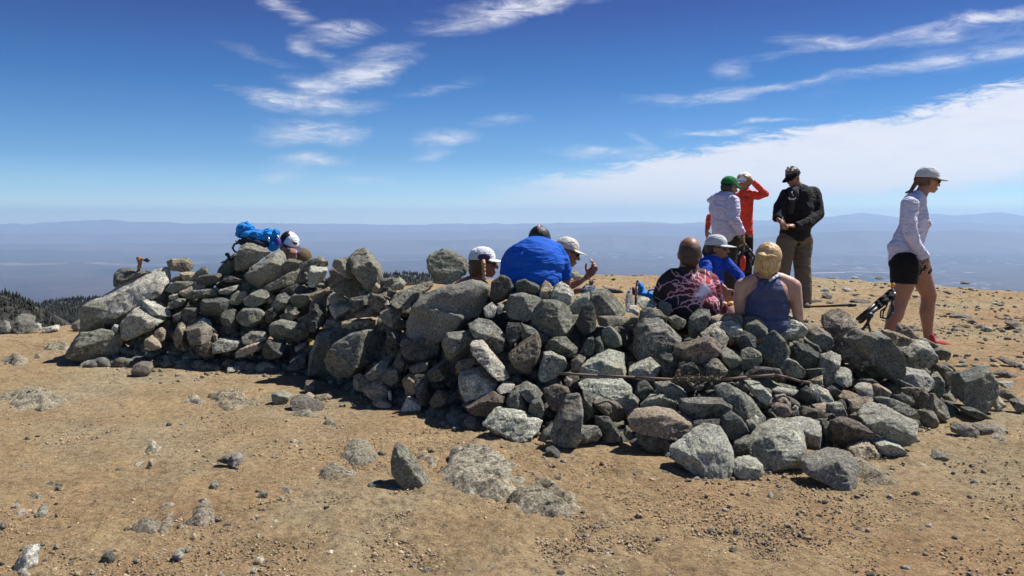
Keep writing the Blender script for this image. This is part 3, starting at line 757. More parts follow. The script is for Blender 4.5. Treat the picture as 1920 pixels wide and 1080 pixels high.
F ogs|850,900 868,790 895,762 935,795 1020,915 1112,1020 1125,1062 1040,1064 960,1045 895,970|pointed grey spike of rock leaning left on the open dirt
F te|1000,850 1080,835 1145,900 1110,945 1060,925|
F dg|1210,880 1230,820 1270,810 1320,860 1270,912|
F dg|700,1062 710,1030 800,1020 810,1080 720,1085|
F tg|640,1070 690,1050 700,1082|
K g|1000,700 1100,600 1230,560 1240,620 1150,720 1040,760|
K d|1240,640 1320,490 1400,560 1380,640 1290,700|
K d|300,540 470,480 480,640 380,660 300,610|
K d|1200,280 1240,290 1330,400 1300,480 1210,500|
K b|1390,640 1560,570 1580,680 1440,700|
K d|1460,700 1580,700 1600,900 1540,1000 1480,840|
K d|400,200 600,110 640,200 560,300 500,290|
G pn|150,520 230,430 340,440 460,470 535,510 530,550 450,565 340,605 200,595|pale-topped reddish rock resting on the dirt at the foot of the middle
G gn|580,590 620,500 690,340 760,340 785,440 790,560 740,660 600,645 + 620,560 790,540 880,530 905,600 820,665 720,668 600,645|large grey rock shaped like a boot at the foot of the middle
G tg|470,600 490,560 540,570 540,605 490,615|
G dg|545,740 550,680 600,670 645,700 635,752|small dark stone alone on the dirt before the boot-shaped rock
G p|240,310 280,255 350,260 360,290 270,320|
G g|350,290 430,250 500,290 540,340 460,390 400,350|
G g|300,380 320,320 380,300 440,430 420,460 320,430|
G g|440,440 460,380 510,340 540,400 520,490 460,470|
G r|540,300 620,270 690,290 690,340 640,400 580,420 545,360|
G t|665,250 680,220 720,240 720,270 680,275|
G p|750,270 800,240 1030,240 1095,290 1085,350 1020,375 880,350 800,320|flat pale green-grey slab directly under the metal rod
G b|840,380 920,365 1000,390 1060,450 1060,510 1000,510 900,450|
G d|860,470 950,480 1010,560 1010,610 940,625 880,560|
G g|1030,420 1090,310 1145,370 1130,430 1070,460|
G o|1150,400 1210,335 1280,320 1380,380 1400,430 1300,420 1180,420|
G tn|1070,490 1120,430 1250,415 1380,440 1470,490 1470,580 1400,610 1250,570 1100,560|wide pale tan block with a wavy grain in the lower middle
G d|1105,600 1120,560 1250,570 1380,620 1330,725 1200,690|
G o|1040,580 1060,530 1100,560 1110,600 1060,612|
G d|1120,320 1140,260 1180,240 1230,300 1200,350 1150,370|
G o|1240,260 1330,250 1420,300 1440,350 1380,370 1260,330|
G b|1470,290 1520,260 1560,280 1520,312|
G d|780,290 850,340 870,450 800,500 785,400|
G d|20,500 90,470 140,510 120,560 40,540|
H pn|45,690 120,640 230,612 280,555 315,530 380,545 430,620 455,700 455,810 400,872 300,862 170,790 60,750|large pale flat-topped boulder at the front foot with a raised corner
H g|115,400 125,360 230,355 380,360 450,400 455,440 370,480 230,495 130,460|long grey block with a flat top lying level in the lower wall
H d|360,530 390,470 440,440 500,480 550,560 530,610 460,635 390,570|dark blue-black faceted rock behind the pale flat-topped boulder
H pn|460,775 500,745 600,740 650,790 640,850 560,868 470,845|small tan-grey block at the front foot beside the flat-topped boulder
H pn|540,720 570,620 650,570 830,515 890,560 915,680 890,760 780,815 660,832 600,770|large pale cracked boulder at the front foot
H g|450,690 460,640 590,590 590,620 560,700 500,740|
H p|780,490 900,480 1010,510 1005,600 970,700 920,712 910,620 850,530|
H r|1050,610 1070,500 1150,475 1280,530 1350,600 1310,640 1180,682 1100,650|dark purplish rock at the foot right of the cracked pale boulder
H pn|1260,480 1340,420 1420,400 1540,460 1620,510 1610,600 1540,672 1440,620 1340,560 1300,500|large rock with a bright flat top and grey front at the right foot
H t|1170,680 1240,635 1310,630 1390,690 1370,730 1270,765 1240,720|
H p|1345,640 1400,615 1500,650 1540,700 1530,732 1440,742 1390,700|
H gg|885,800 900,755 1000,720 1130,685 1220,710 1265,750 1250,840 1210,942 1130,930 1000,865 890,830|lone dark boulder on the dirt in front, casting a black shadow
H g|340,290 400,260 480,300 560,360 620,440 680,500 620,520 560,480 470,400 390,330|
H w|395,262 440,275 520,330 590,400 640,500 610,505 560,410 500,350 430,300|white quartz vein slab curving down to the right in the lower wall
H p|550,260 620,260 710,350 700,400 650,390 580,330|
H p|690,300 740,290 870,310 840,340 760,330|
H t|715,340 780,330 830,400 800,430 750,390|
H r|690,410 740,385 800,400 830,450 780,480 720,460|
H r|870,460 900,410 990,430 1000,480 920,490|
H w|830,425 850,405 875,420 860,442|
H d|880,310 920,275 950,310 960,370 910,380|
H p|950,300 990,275 1050,310 1095,370 1060,385 970,370|
H d|1040,300 1080,275 1140,320 1110,345 1060,330|
H t|950,400 1050,390 1050,430 1000,460|
H o|1050,400 1140,385 1175,460 1160,490 1080,450|
H t|1200,380 1300,350 1370,390 1350,440 1280,470 1210,450|
H t|1100,350 1180,310 1250,340 1200,370|
H b|1190,470 1230,445 1255,480 1230,500|
H o|530,500 570,490 625,550 590,580 550,560|
H t|940,250 1020,210 1020,260 960,275|
H d|200,500 370,490 370,560 260,600 200,600|
H d|1010,500 1050,480 1060,600 1020,650|
H d|800,440 870,440 870,490 800,490|
J w|640,400 720,390 750,450 740,500 650,440|
J o|640,560 660,500 740,510 740,560 700,590|
Q d|620,360 760,430 800,500 740,520 640,440|
Q d|60,700 180,620 400,640 420,700 200,720|
Q d|640,650 820,640 790,760 680,740|
Q d|1120,740 1260,740 1340,800 1180,800|
V bg|270,220 320,200 350,240 330,255|
V bg|1250,205 1290,195 1330,215 1290,225|
V bg|1300,405 1380,378 1470,410 1420,430 1320,425|long dark stone on the bare slope right of the walking woman
V bg|1220,405 1260,388 1300,405 1260,415|
V bg|1440,440 1490,430 1540,460 1500,470|
V bg|1385,470 1440,465 1510,500 1440,500|
V og|1580,520 1600,480 1660,500 1680,540 1610,545|
V bg|1535,480 1580,470 1600,495 1560,505|
V bg|1765,460 1800,435 1860,455 1880,485 1820,500|dark rounded stone far right on the bare slope
V og|1850,500 1890,490 1930,530 1880,525|
V og|1650,300 1690,285 1720,305 1680,318|
V bg|1700,310 1730,290 1765,300 1750,320|
V bg|1680,215 1700,195 1715,215|
V pg|420,190 450,168 510,185 500,205|
V og|500,225 560,215 590,225 540,238|
V bg|500,265 600,262 700,290 640,300 540,285|long low brown stone behind the wall left of the trekking poles
V bg|255,240 310,210 350,235 330,258|
V pg|250,195 290,170 330,190 300,205|
V bg|300,285 330,265 380,280 340,300|
V bg|175,285 210,260 270,270 240,290|
V og|620,235 680,222 750,232 700,245|
V pg|500,95 530,75 560,85 550,97|pale stone on the skyline between the two standing groups
V bg|690,100 740,80 780,95 740,105|
V bg|1395,140 1420,120 1480,128 1480,142|
V bg|300,92 380,84 390,94 310,98|
V bg|1000,515 1050,495 1080,520 1040,535|
V og|1760,200 1800,185 1840,198|
V og|1000,235 1040,228 1060,250 1020,258|
V bg|920,400 940,390 960,410 930,418|
V og|1340,800 1440,790 1460,812 1370,815|
V og|1480,798 1640,808 1650,832 1500,822|
V bg|1630,770 1650,745 1700,765 1690,785|
W bg|1780,590 1800,586 1825,592 1800,598|
W bg|1886,605 1905,600 1920,612 1900,618|
W bg|1862,700 1885,694 1905,702 1880,710|
J dg|400,225 440,215 560,232 600,262 500,285 440,260|
J bg|665,100 685,80 730,85 735,103|
J bg|398,95 405,78 432,80 435,95|
J bg|458,92 465,77 490,80 492,93|
J bg|755,90 765,76 800,80 800,90|
J tg|610,95 640,85 660,95|
J ofg|55,95 60,40 100,35 150,75 180,110 120,140|grey rock behind the raised forearm of the seated man
S wg|85,975 90,930 165,835 200,895 208,990 140,985|small pale pointed stone at the bottom left of the dirt
S de|680,770 690,730 730,690 830,690 835,780 760,785|dark hollow-fronted stone in the left foreground
S te|830,770 835,700 900,640 990,610 940,700 870,780|
S be|1000,710 1020,650 1070,600 1140,600 1170,700 1100,720|knobbly grey-brown stone in the left foreground
S ge|1100,700 1150,660 1175,715 1130,725|
S pg|1285,390 1300,330 1340,325 1385,360 1340,395|cream-coloured stone alone on the left dirt
S dg|1215,370 1260,345 1295,360 1290,395|
S pe|760,325 790,270 830,250 870,290 850,325|
S pe|690,400 700,370 760,345 790,375 730,400|
S tg|820,415 845,360 860,405|
S dg|570,910 600,880 650,920 640,945 590,935|
S pg|955,925 990,870 1030,875 1025,935|
S og|1440,575 1470,540 1510,550 1505,580|
S oe|1530,530 1590,505 1630,535 1600,562|
S og|195,680 230,620 265,670 240,690|
S pe|0,1010 0,930 45,905 80,980 90,1015|
S tg|305,690 315,660 330,690|
S oe|190,510 220,490 310,505 300,520|
S dg|0,750 5,715 35,740 20,760|
S og|1170,525 1190,490 1235,515 1220,532|
S oe|840,630 860,605 950,595 930,630|
S wg|1835,905 1850,875 1885,885 1870,912|
S tg|1060,810 1085,780 1110,790 1105,808|
S bg|1255,735 1270,715 1305,725 1290,740|
S tg|1485,765 1520,742 1545,760|
S pg|1405,1000 1420,975 1450,985 1435,1003|
S be|20,35 60,5 150,10 230,50 180,85 120,50|
S tg|530,430 555,415 575,428|
S pe|0,680 20,630 90,635 95,665|
S pe|90,585 110,560 180,575 150,592|
S pe|1000,40 1040,0 1100,20 1150,60 1060,50|
T tg|1270,490 1300,480 1340,500 1310,508|
T dg|1380,40 1400,20 1440,30 1420,50|
W pe|826,892 838,856 870,844 930,846 956,878 966,915 930,930 850,922|pale half-buried dome of bedrock right of the leaning spike
W oe|958,938 985,922 1012,918 1052,934 1080,958 1040,972 985,966|half-buried ridged outcrop nearest the bottom middle
W te|985,888 1012,892 1062,918 1092,952 1072,956 1030,930|low buried rib of pale rock running down to the right
W oe|636,852 655,828 682,830 704,855 694,872 652,868|half-buried grey outcrop with rough ridges, left of the leaning spike
W oe|578,898 608,868 642,876 656,897 600,904|jagged little outcrop poking from the dirt left of the leaning spike
W te|1560,868 1600,862 1660,880 1700,910 1640,905|faint buried ledge in the dirt right of the lone dark boulder
W oe|0,742 60,728 110,748 90,762 20,764|low broken outcrop at the left border of the dirt
W te|380,745 440,728 470,752 430,766|low crumbling outcrop left of the flat brown rock
U og|1395,65 1440,15 1515,62 1480,75|pyramid-shaped stone alone on the right dirt
U dg|285,470 300,455 335,475 320,492|
U bg|1250,68 1270,55 1295,66|
U dg|470,188 480,165 497,185|
U dg|268,190 280,172 293,188|
U dg|648,358 665,350 680,362|
'''
LAND = [('the cork pole grip', 265, 500), ('the blue backpack', 480, 445), ('the man in the white-front cap', 545, 465), ('the highest crest hump', 690, 510), ('the woman with the braid', 900, 510), ('the blue-shirted man', 1000, 500),
        ('the white quartz rock', 1058, 550), ('the bald man', 1288, 560), ('the blonde woman', 1437, 560), ("the rod's left end", 1050, 702), ('the grass tuft on the rod', 1305, 710), ("the rod's right end", 1518, 718),
        ('the trekking poles', 1640, 590), ('the walking woman', 1715, 600), ('the big blue-grey boulder', 1832, 730), ('the largest grey boulder', 840, 590), ('the big rough boulder', 670, 665), ('the boot-shaped rock', 1085, 800),
        ('the pale flat-topped boulder', 1315, 850), ('the lone dark boulder', 1560, 880), ('the leaning rock spike', 765, 870), ('the low lichened boulder', 170, 645), ('the brown diamond-shaped rock', 380, 625), ('the cream-coloured stone', 435, 860),
        ('the knobbly foreground stone', 365, 960), ('the large bright-topped rock', 1670, 800)]
SIZEW = [(.07, 'tiny'), (.12, 'small'), (.2, 'fist-sized'), (.3, 'medium'), (.45, 'big'), (9, 'huge')]
COLW = dict(g=['grey', 'speckled grey'], d=['dark grey', 'charcoal'], p=['pale grey', 'pale'], o=['grey-green', 'lichened grey'], b=['brown', 'dull brown'], t=['tan', 'sandy'], r=['reddish', 'red-brown'], w=['white', 'chalky'])

def outcrop_mesh(poly, rg, k):
    """bedrock coming up through the dirt: a ragged height field that sinks under the ground at its outline"""
    gp = np.array([((x - 960) / FPX * float(groundY(y)), float(groundY(y))) for x, y in poly]); c = gp.mean(0); gp = c + (gp - c) * 1.2
    lo, hi = gp.min(0) - .02, gp.max(0) + .02; w, h = hi - lo; s = math.sqrt(w * h); st = max(.005, s / 90)
    X, Y = np.meshgrid(np.arange(lo[0], hi[0], st), np.arange(lo[1], hi[1], st)); q = np.stack([X.ravel(), Y.ravel()], -1)
    d = np.full(len(q), 9.0); ins = np.zeros(len(q), bool); j = len(gp) - 1
    for i in range(len(gp)):
        a, b = gp[j], gp[i]; ab = b - a; t = np.clip(((q - a) @ ab) / (ab @ ab), 0, 1); d = np.minimum(d, np.linalg.norm(q - a - t[:, None] * ab, axis=1))
        cr = ((b[1] > q[:, 1]) != (a[1] > q[:, 1])) & (q[:, 0] < (a[0] - b[0]) * (q[:, 1] - b[1]) / (a[1] - b[1] + 1e-12) + b[0]); ins ^= cr; j = i
    d = np.where(ins, d, -d) + fbm(np.stack([q[:, 0], q[:, 1], 0 * d], -1) * 14, 3, k) * .12 * min(w, h)
    m = np.clip(d / (.24 * min(w, h)), 0, 1) ** .55; H = float(np.clip(.125 * min(w, h), .010, .05))
    ca, sa = math.cos(.6), math.sin(.6); u = q[:, 0] * ca + q[:, 1] * sa; v = -q[:, 0] * sa + q[:, 1] * ca
    f = fbm(np.stack([u * 5, v * 16, 0 * u + k], -1), 5, k, True); g = fbm(np.stack([q[:, 0] * 9, q[:, 1] * 9, 0 * u + k], -1), 4, k + 3)
    stp = np.floor((v - v.min()) * (11 / max(s, .05)) * .45 + g * .8) * .45; stp = stp - np.floor(stp)
    z = gbase(q[:, 0], q[:, 1]) - .012 + m * (.012 + H * np.clip(.5 + .55 * f + .35 * g + .4 * stp, .05, 1.4)) - (1 - m) * .01
    nr, nc = X.shape; idx = np.arange(nr * nc).reshape(nr, nc); F = np.stack([idx[:-1, :-1].ravel(), idx[:-1, 1:].ravel(), idx[1:, 1:].ravel(), idx[1:, :-1].ravel()], -1)
    F = F[(d[F] > -.01).any(1)]
    base = Vector((c[0], c[1], float(gbase(c[:1], c[1:])[0])))
    return new_mesh('outcrop', np.column_stack([q, z]) - np.array(base), np.ascontiguousarray(F)), base, s
def hull_rock(name, poly, Y, code, rg, lean, thick=None, outcrop=False, sharp=False):
    """poly in photo pixels gives the outline; the stone gets a depth of its own, tilted and chipped faces"""
    pts = np.array([P(x, y, Y) for x, y in poly]); c = pts.mean(0)
    w = np.ptp(pts[:, 0]); h = np.ptp(pts[:, 2]); s = math.sqrt(w * h); T = thick or rg.uniform(.62, .9) * s
    up = (pts[:, 2] - c[2]) / max(h, 1e-6); rt = (pts[:, 0] - c[0]) / max(w, 1e-6)
    side = rg.uniform(-.35, .35)
    dd = lean * T * up + side * T * rt
    def mv(p, d): return CAM + (p - CAM) * ((p[1] + d) / p[1])          # deeper or nearer without leaving the outline
    V = [mv(p, d) for p, d in zip(pts, dd)]
    k1 = rg.uniform(.7, .92); k2 = rg.uniform(.6, .85); tf = rg.uniform(-.25, .35) + .35 * lean; sf = rg.uniform(-.3, .3)
    sh = np.array([rg.uniform(-.10, .10) * w, 0, (rg.uniform(-.26, -.08) if lean > .4 else rg.uniform(-.14, .02)) * h])
    for p, d, u, r_ in zip(pts, dd, up, rt):
        V.append(c + (p - c) * k1 + sh + np.array([0, (tf * u + sf * r_) * T - T * .5, 0]))      # one broad flat near face
        V.append(c + (p - c) * k2 + np.array([0, (lean * u + side * r_) * T + T * .5, -.03 * h]))
    if outcrop:                                            # a rib of bedrock lying in the dirt: outline laid on the ground, low broken back
        V = []; gp = []
        for x, y in poly:
            Yg = float(groundY(y)); gp.append(((x - 960) / FPX * Yg, Yg, gz((x - 960) / FPX * Yg, Yg)))
        gp = np.array(gp); gc = gp.mean(0); c = gc; w = np.ptp(gp[:, 0]); h = np.ptp(gp[:, 1]); s = math.sqrt(w * h)
        for p in gp:
            V.append(p - (0, 0, .03)); 
            for k in (.8, .5, .25):
                V.append(gc + (p - gc) * k * rg.uniform(.8, 1.15) + np.array([0, 0, (rg.uniform(.05, .3) * (1.1 - k) + .08) * min(w, h) + .006]))
        V.append(gc - (0, 0, .15)); Y = gc[1]
    bm = bmesh.new()
    for v in V: bm.verts.new(v)
    bmesh.ops.convex_hull(bm, input=bm.verts[:], use_existing_faces=False)
    loose = [v for v in bm.verts if not v.link_faces]
    bmesh.ops.delete(bm, geom=loose, context='VERTS')
    for _ in range(0 if sharp else rg.integers(3, 6) + (2 if s > .35 else 0)):                        # break off chips on the near side
        n = np.array([rg.normal() * .9, -abs(rg.normal()) * .8 - .1, rg.normal() * .8 + .25]); n /= np.linalg.norm(n)
        VV = np.array([v.co[:] for v in bm.verts]); pr = VV @ n; a, b = pr.min(), pr.max()
        cut = b - (b - a) * rg.uniform(.06, .24) * (1 if n[1] < -.45 else .45)
        r = bmesh.ops.bisect_plane(bm, geom=bm.verts[:] + bm.edges[:] + bm.faces[:], plane_co=Vector(n * cut), plane_no=Vector(n), clear_outer=True)
        ed = [e for e in r['geom_cut'] if isinstance(e, bmesh.types.BMEdge)]
        if ed: bmesh.ops.holes_fill(bm, edges=bm.edges[:], sides=0)
    bmesh.ops.recalc_face_normals(bm, faces=bm.faces[:])
    me = bpy.data.meshes.new(name); 
    base = Vector((c[0], Y, min(v.co.z for v in bm.verts)))
    bmesh.ops.translate(bm, verts=bm.verts[:], vec=-base)
    bm.to_mesh(me); bm.free()
    return me, base, s

PEND = []      # (object, size, seed)
def parse():
    out = []
    for ln in ROCKS.strip().splitlines():
        head, pp, lab = ln.split('|'); reg, code = head.split(); ox, oy, sc = REG[reg]
        poly = [[tuple(float(q) for q in t.split(',')) for t in piece.split()] for piece in pp.split(' + ')]
        out.append((code[0], code[1:], [[(ox + x / sc, oy + y / sc) for x, y in q] for q in poly], lab))
    return out
def make_rocks():
    rg = np.random.default_rng(21); rows = parse(); info = []
    leans = dict(p=.95, w=.85, t=.7, o=.45, g=.12, b=.2, r=.15, d=-.25)
    for code, fl, pieces, lab in rows:
        poly = [q for pc in pieces for q in pc]
        X = [p[0] for p in poly]; Yp = [p[1] for p in poly]; cx, cy = np.mean(X), np.mean(Yp); wpx = max(X) - min(X); hpx = max(Yp) - min(Yp)
        ground = 'g' in fl or 'e' in fl
        if ground:
            yb = max(Yp); d = float(groundY(yb)); spx = FPX / d
            sz = math.sqrt(wpx * hpx) / spx
            if yb < interp(SKY_LINE, cx) + 3: d = min(d, float(groundY(interp(SKY_LINE, cx) + 3)))
            Y = d + .18 * sz; t = -1
            if 'e' in fl:
                pass
        else:
            Y, t = wall_point(cx, min(cy + .25 * hpx, max(Yp)))
            sz = math.sqrt(wpx * hpx) * Y / FPX
            Y += .22 * sz
            if 'n' in fl: Y -= .08
            if 'f' in fl: Y += .14
        lean = leans[code] + rg.uniform(-.25, .25)
        if ground and sz < .24 and wpx > .6 * hpx and 's' not in fl: lean = rg.uniform(.9, 1.4)
        if ground and 'e' not in fl: Y += .38 * max(lean, 0) * sz - .10 * sz
        if 'e' in fl: lean = 1.0
        k_ = 1.0 if ground else 1.045
        rocks = [outcrop_mesh(poly, rg, len(PEND))] if 'e' in fl else [hull_rock('rock', [(cx + (x - cx) * k_, cy + (y - cy) * k_) for x, y in pc], Y, code, rg, lean, outcrop='e' in fl, sharp='s' in fl, thick=(.55 * sz if 's' in fl else None)) for pc in pieces]
        me, base, s = rocks[0]
        for m2, b2, s2 in rocks[1:]:                              # a stone with a hollow in its outline is two lumps grown together
            bm = bmesh.new(); bm.from_mesh(m2); bmesh.ops.translate(bm, verts=bm.verts[:], vec=b2 - base); bm.from_mesh(me); bm.to_mesh(me); bm.free(); s = max(s, s2) * 1.15
        wm = max(wpx, hpx) * Y / FPX
        o = bpy.data.objects.new('rock_outcrop' if 'e' in fl else 'boulder' if wm > .42 else 'stone' if wm < .13 else 'rock', me); COL.objects.link(o); o.location = base
        me.materials.append(ROCK)
        if 'e' in fl: smooth(me, False); setcol(me, 'tint', tintof(code, rg, .1) * .3 + np.array([.42, .355, .25]) * .58)
        PEND.append((o, s, tintof(code, rg, .2), len(PEND), 'e' if 'e' in fl else code))
        info.append(dict(o=o, code=code, t=t, ground=ground, buried='e' in fl, cx=cx, cy=cy, w=wm, wpx=wpx, hpx=hpx, poly=poly, lab=lab, Y=Y))
    label_rocks(info)
    return info
def label_rocks(info):
    for r in info:
        if r['lab']: continue
        sz = next(w for m, w in SIZEW if r['w'] < m)
        P_ = np.array(r['poly']) - np.array([r['cx'], r['cy']]); ev, evec = np.linalg.eigh(P_.T @ P_)
        asp = math.sqrt(ev[1] / max(ev[0], 1e-6)); ang = math.degrees(math.atan2(-evec[1, 1], evec[0, 1])) % 180
        if asp > 1.7: shp = 'flat' if (ang < 22 or ang > 158) else 'upright' if 65 < ang < 115 else 'right-rising' if ang < 90 else 'left-rising'
        else: shp = 'blocky' if len(r['poly']) < 6 else 'rounded'
        if r['ground']:
            pos = 'half buried' if r['buried'] else 'on the dirt'
            if r['cy'] < 640 and r['cx'] > 1000: pos = 'on the slope behind'
            if r['cy'] < 630 and r['cx'] < 200: pos = 'at the summit edge'
        else:
            t = r['t']; pos = 'on the crest' if t > .86 else 'high in wall' if t > .6 else 'mid wall' if t > .36 else 'low in wall' if t > .12 else 'at the wall foot'
        best = sorted(LAND, key=lambda l: math.hypot(l[1] - r['cx'], (l[2] - r['cy']) * 1.2))
        r['sz'] = sz; r['shp'] = shp; r['pos'] = pos; r['best'] = best
        r['opts'] = []
        for l in best[:3]:
            dx = r['cx'] - l[1]; dy = r['cy'] - l[2]
            far = 'just' if math.hypot(dx, dy) < 60 else 'well' if math.hypot(dx, dy) > 170 else ''
            if abs(dx) > 1.6 * abs(dy): rel = ('right of' if dx > 0 else 'left of')
            elif abs(dy) > 1.6 * abs(dx): rel = ('below' if dy > 0 else 'above')
            else: rel = ('below and ' if dy > 0 else 'above and ') + ('right of' if dx > 0 else 'left of')
            for cw in COLW[r['code']]:
                r['opts'].append(' '.join(x for x in (sz, cw, shp, 'stone' if r['w'] < .13 else 'rock', pos + ',', far, rel, l[0]) if x))
    used = {r['lab'] for r in info if r['lab']}
    left = [r for r in info if not r['lab']]
    from collections import defaultdict
    for r in left:
        for o_ in r['opts']:
            if o_ not in used and len(o_.split()) <= 16:
                r['lab'] = o_; used.add(o_); break
        else:
            base = r['opts'][0]; 
            for extra in ('second', 'third', 'fourth', 'fifth', 'sixth'):
                c = extra + ' ' + base
                if c not in used: r['lab'] = c; used.add(c); break
    for r in info:
        cat = 'rock'
        grp = ('half-buried rocks in the dirt' if r['buried'] else 'rocks on the slope behind the wall' if r.get('pos') == 'on the slope behind' else 'loose rocks on the dirt') if r['ground'] else 'rocks piled up as the windbreak wall'
        tag(r['o'], r['lab'], cat, grp)
INFO = make_rocks()

# loose fill inside the wall so no gap sees through it
def rubble():
    rg = np.random.default_rng(8); it = []
    for k in range(4200):
        px = rg.uniform(150, 1800); F = groundY(interp(FOOT, px)); Tk = interp(THICK, px); C = F + Tk; g = GS * (F - 3)
        H = CAMZ - C * slope(interp(CREST, px))
        s = rg.uniform(.04, .115)
        a = rg.uniform(.02, 1.3); top = g + (H - g) * (a if a <= 1 else 1 - (a - 1) * .8)
        Y = F + a * Tk + .05; z = g + (top - g) * rg.uniform((.8 if px < 760 else .62) if a < 1 else .45, 1) - s * 1.15 - .035
        if z < g - .02: z = g
        if a > 1.02 and px > 1180: continue
        it.append(((px - 960) / FPX * Y, Y + .06, z, s, tintof(rg.choice(list('ggodgd')), rg) * .9))
    me = stones_mesh(it, 2, 9)
    tag(link('rubble', me, ROCK), 'small rubble packed between and behind the bigger rocks of the wall', kind='stuff')
    # small chips caught between the stones and along the foot
    it = []
    for k in range(520):
        px = rg.uniform(180, 1780); F = groundY(interp(FOOT, px)) - abs(rg.normal()) * .25 + .08; x = (px - 960) / FPX * F; s = .004 + .024 * rg.random() ** 2.5
        it.append((x, F, gz(x, F) + s * .1, s, tintof(rg.choice(list('otbpttt')), rg)))
    me = stones_mesh(it, 2, 10)
    tag(link('scree', me, ROCK), 'small broken chips strewn along the foot of the wall', kind='stuff')
rubble()

def finish_rocks():
    """remesh every outline hull evenly, then weather it"""
    objs = []
    PEND[:] = [q for q in PEND if q[4] != 'e']
    for o, s, c, k, code in PEND:
        d = o.location.y
        vox = max(s / 42, .0036 * d / 4.5 if s > .12 else s / 18)
        m = o.modifiers.new('r', 'REMESH'); m.mode = 'VOXEL'; m.voxel_size = vox
    dg = bpy.context.evaluated_depsgraph_get(); dg.update()
    for o, s, c, k, code in PEND:
        me = bpy.data.meshes.new_from_object(o.evaluated_get(dg)); o.modifiers.clear(); old = o.data; o.data = me; bpy.data.meshes.remove(old)
        me.materials.clear(); me.materials.append(ROCK)
        V = verts(me); Nn = normals(me); q = V + k * 7.31
        a = fbm(q * (2.6 / s), 3, k) * (.012 if s < .35 else .02) * s
        b = np.minimum(fbm(q * (5 / s), 5, k + 50, True), .3) * .030 * s
        strat = np.array([.3, .4, 1.0]) if k % 3 else np.array([1.0, .3, .4])
        l = np.abs(fbm(q * strat * (9 / s), 3, k + 90)) * -.028 * s
        step = np.round(vnoise(q * (2.6 / s), k + 33) * 2.2) / 2.2 * .026 * s
        V = V + Nn * (a + b + l + step)[:, None]
        setverts(me, V); smooth(me)
        setcol(me, 'tint', c)
finish_rocks()
# ------------------------------------------------------------------ people and their things
class Fig:
    """a figure laid out in the pixels of one enlarged view of the photo, at its own distance"""
    def __init__(self, ox, oy, s, Y):
        self.ox, self.oy, self.s, self.Y = ox, oy, s, Y; self.k = s * FPX / Y
    def pt(self, x, y, dy=0.0): return P(self.ox + x / self.s, self.oy + y / self.s, self.Y + dy)
    def r(self, v): return v / self.k
    def px(self, p):
        d = np.asarray(p) - CAM; u = d[..., 0]; f = d[..., 1] * math.cos(PITCH) - d[..., 2] * math.sin(PITCH); v = d[..., 1] * math.sin(PITCH) + d[..., 2] * math.cos(PITCH)
        return np.stack([(960 + FPX * u / f - self.ox) * self.s, (540 - FPX * v / f - self.oy) * self.s], -1)

SPH = ICO3
def tri_join(parts):
    VV = []; FF = []; n = 0
    for V, F in parts: VV.append(V); FF.append(F + n); n += len(V)
    return np.vstack(VV), np.vstack(FF)
def ell(c, r, R=None):
    V = SPH[0] * np.asarray(r, float)
    if R is not None: V = V @ np.asarray(R).T
    return V + np.asarray(c), SPH[1]
def cone(a, b, ra, rb, flat=False, n=20, sq=1.0):
    a = np.asarray(a, float); b = np.asarray(b, float); d = b - a; l = np.linalg.norm(d) + 1e-9; d = d / l
    u = np.cross(d, [0, 1, 0.01]); u /= np.linalg.norm(u); w = np.cross(d, u)
    t = np.linspace(0, 2 * math.pi, n, endpoint=False)
    ring = np.outer(np.cos(t), u) + np.outer(np.sin(t), w)
    V = np.vstack([a + ring * ra, b + ring * rb, [a], [b]])
    F = []
    for i in range(n):
        j = (i + 1) % n
        F += [[i, n + i, j], [j, n + i, n + j], [2 * n, i, j], [2 * n + 1, n + j, n + i]]
    out = [(V, np.array(F))]
    if not flat: out += [ell(a, (ra,) * 3), ell(b, (rb,) * 3)]
    return tri_join(out)
def chain(*pr, flat_end=False):
    """pr: (point, radius) pairs joined by tapering tubes"""
    out = []
    for i in range(len(pr) - 1):
        (a, ra), (b, rb) = pr[i], pr[i + 1]
        out.append(cone(a, b, ra, rb, flat=True)); out.append(ell(a, (ra,) * 3))
    if not flat_end: out.append(ell(pr[-1][0], (pr[-1][1],) * 3))
    return tri_join(out)
WORK = []
def blend(name, parts, m, parent=None, vox=.008, sm=5, folds=0, fs=9, base=None, keep=None, colorf=None, shrink=0, fdir=(1, 1, 1)):
    V, F = tri_join(parts)
    me = new_mesh(name, V, F)
    o = link(name, me, m, parent)
    md = o.modifiers.new('r', 'REMESH'); md.mode = 'VOXEL'; md.voxel_size = vox
    if sm: s = o.modifiers.new('s', 'SMOOTH'); s.factor = .6; s.iterations = sm
    WORK.append(dict(o=o, m=m, folds=folds, fs=fs, base=base, keep=keep, colorf=colorf, fdir=fdir))
    return o
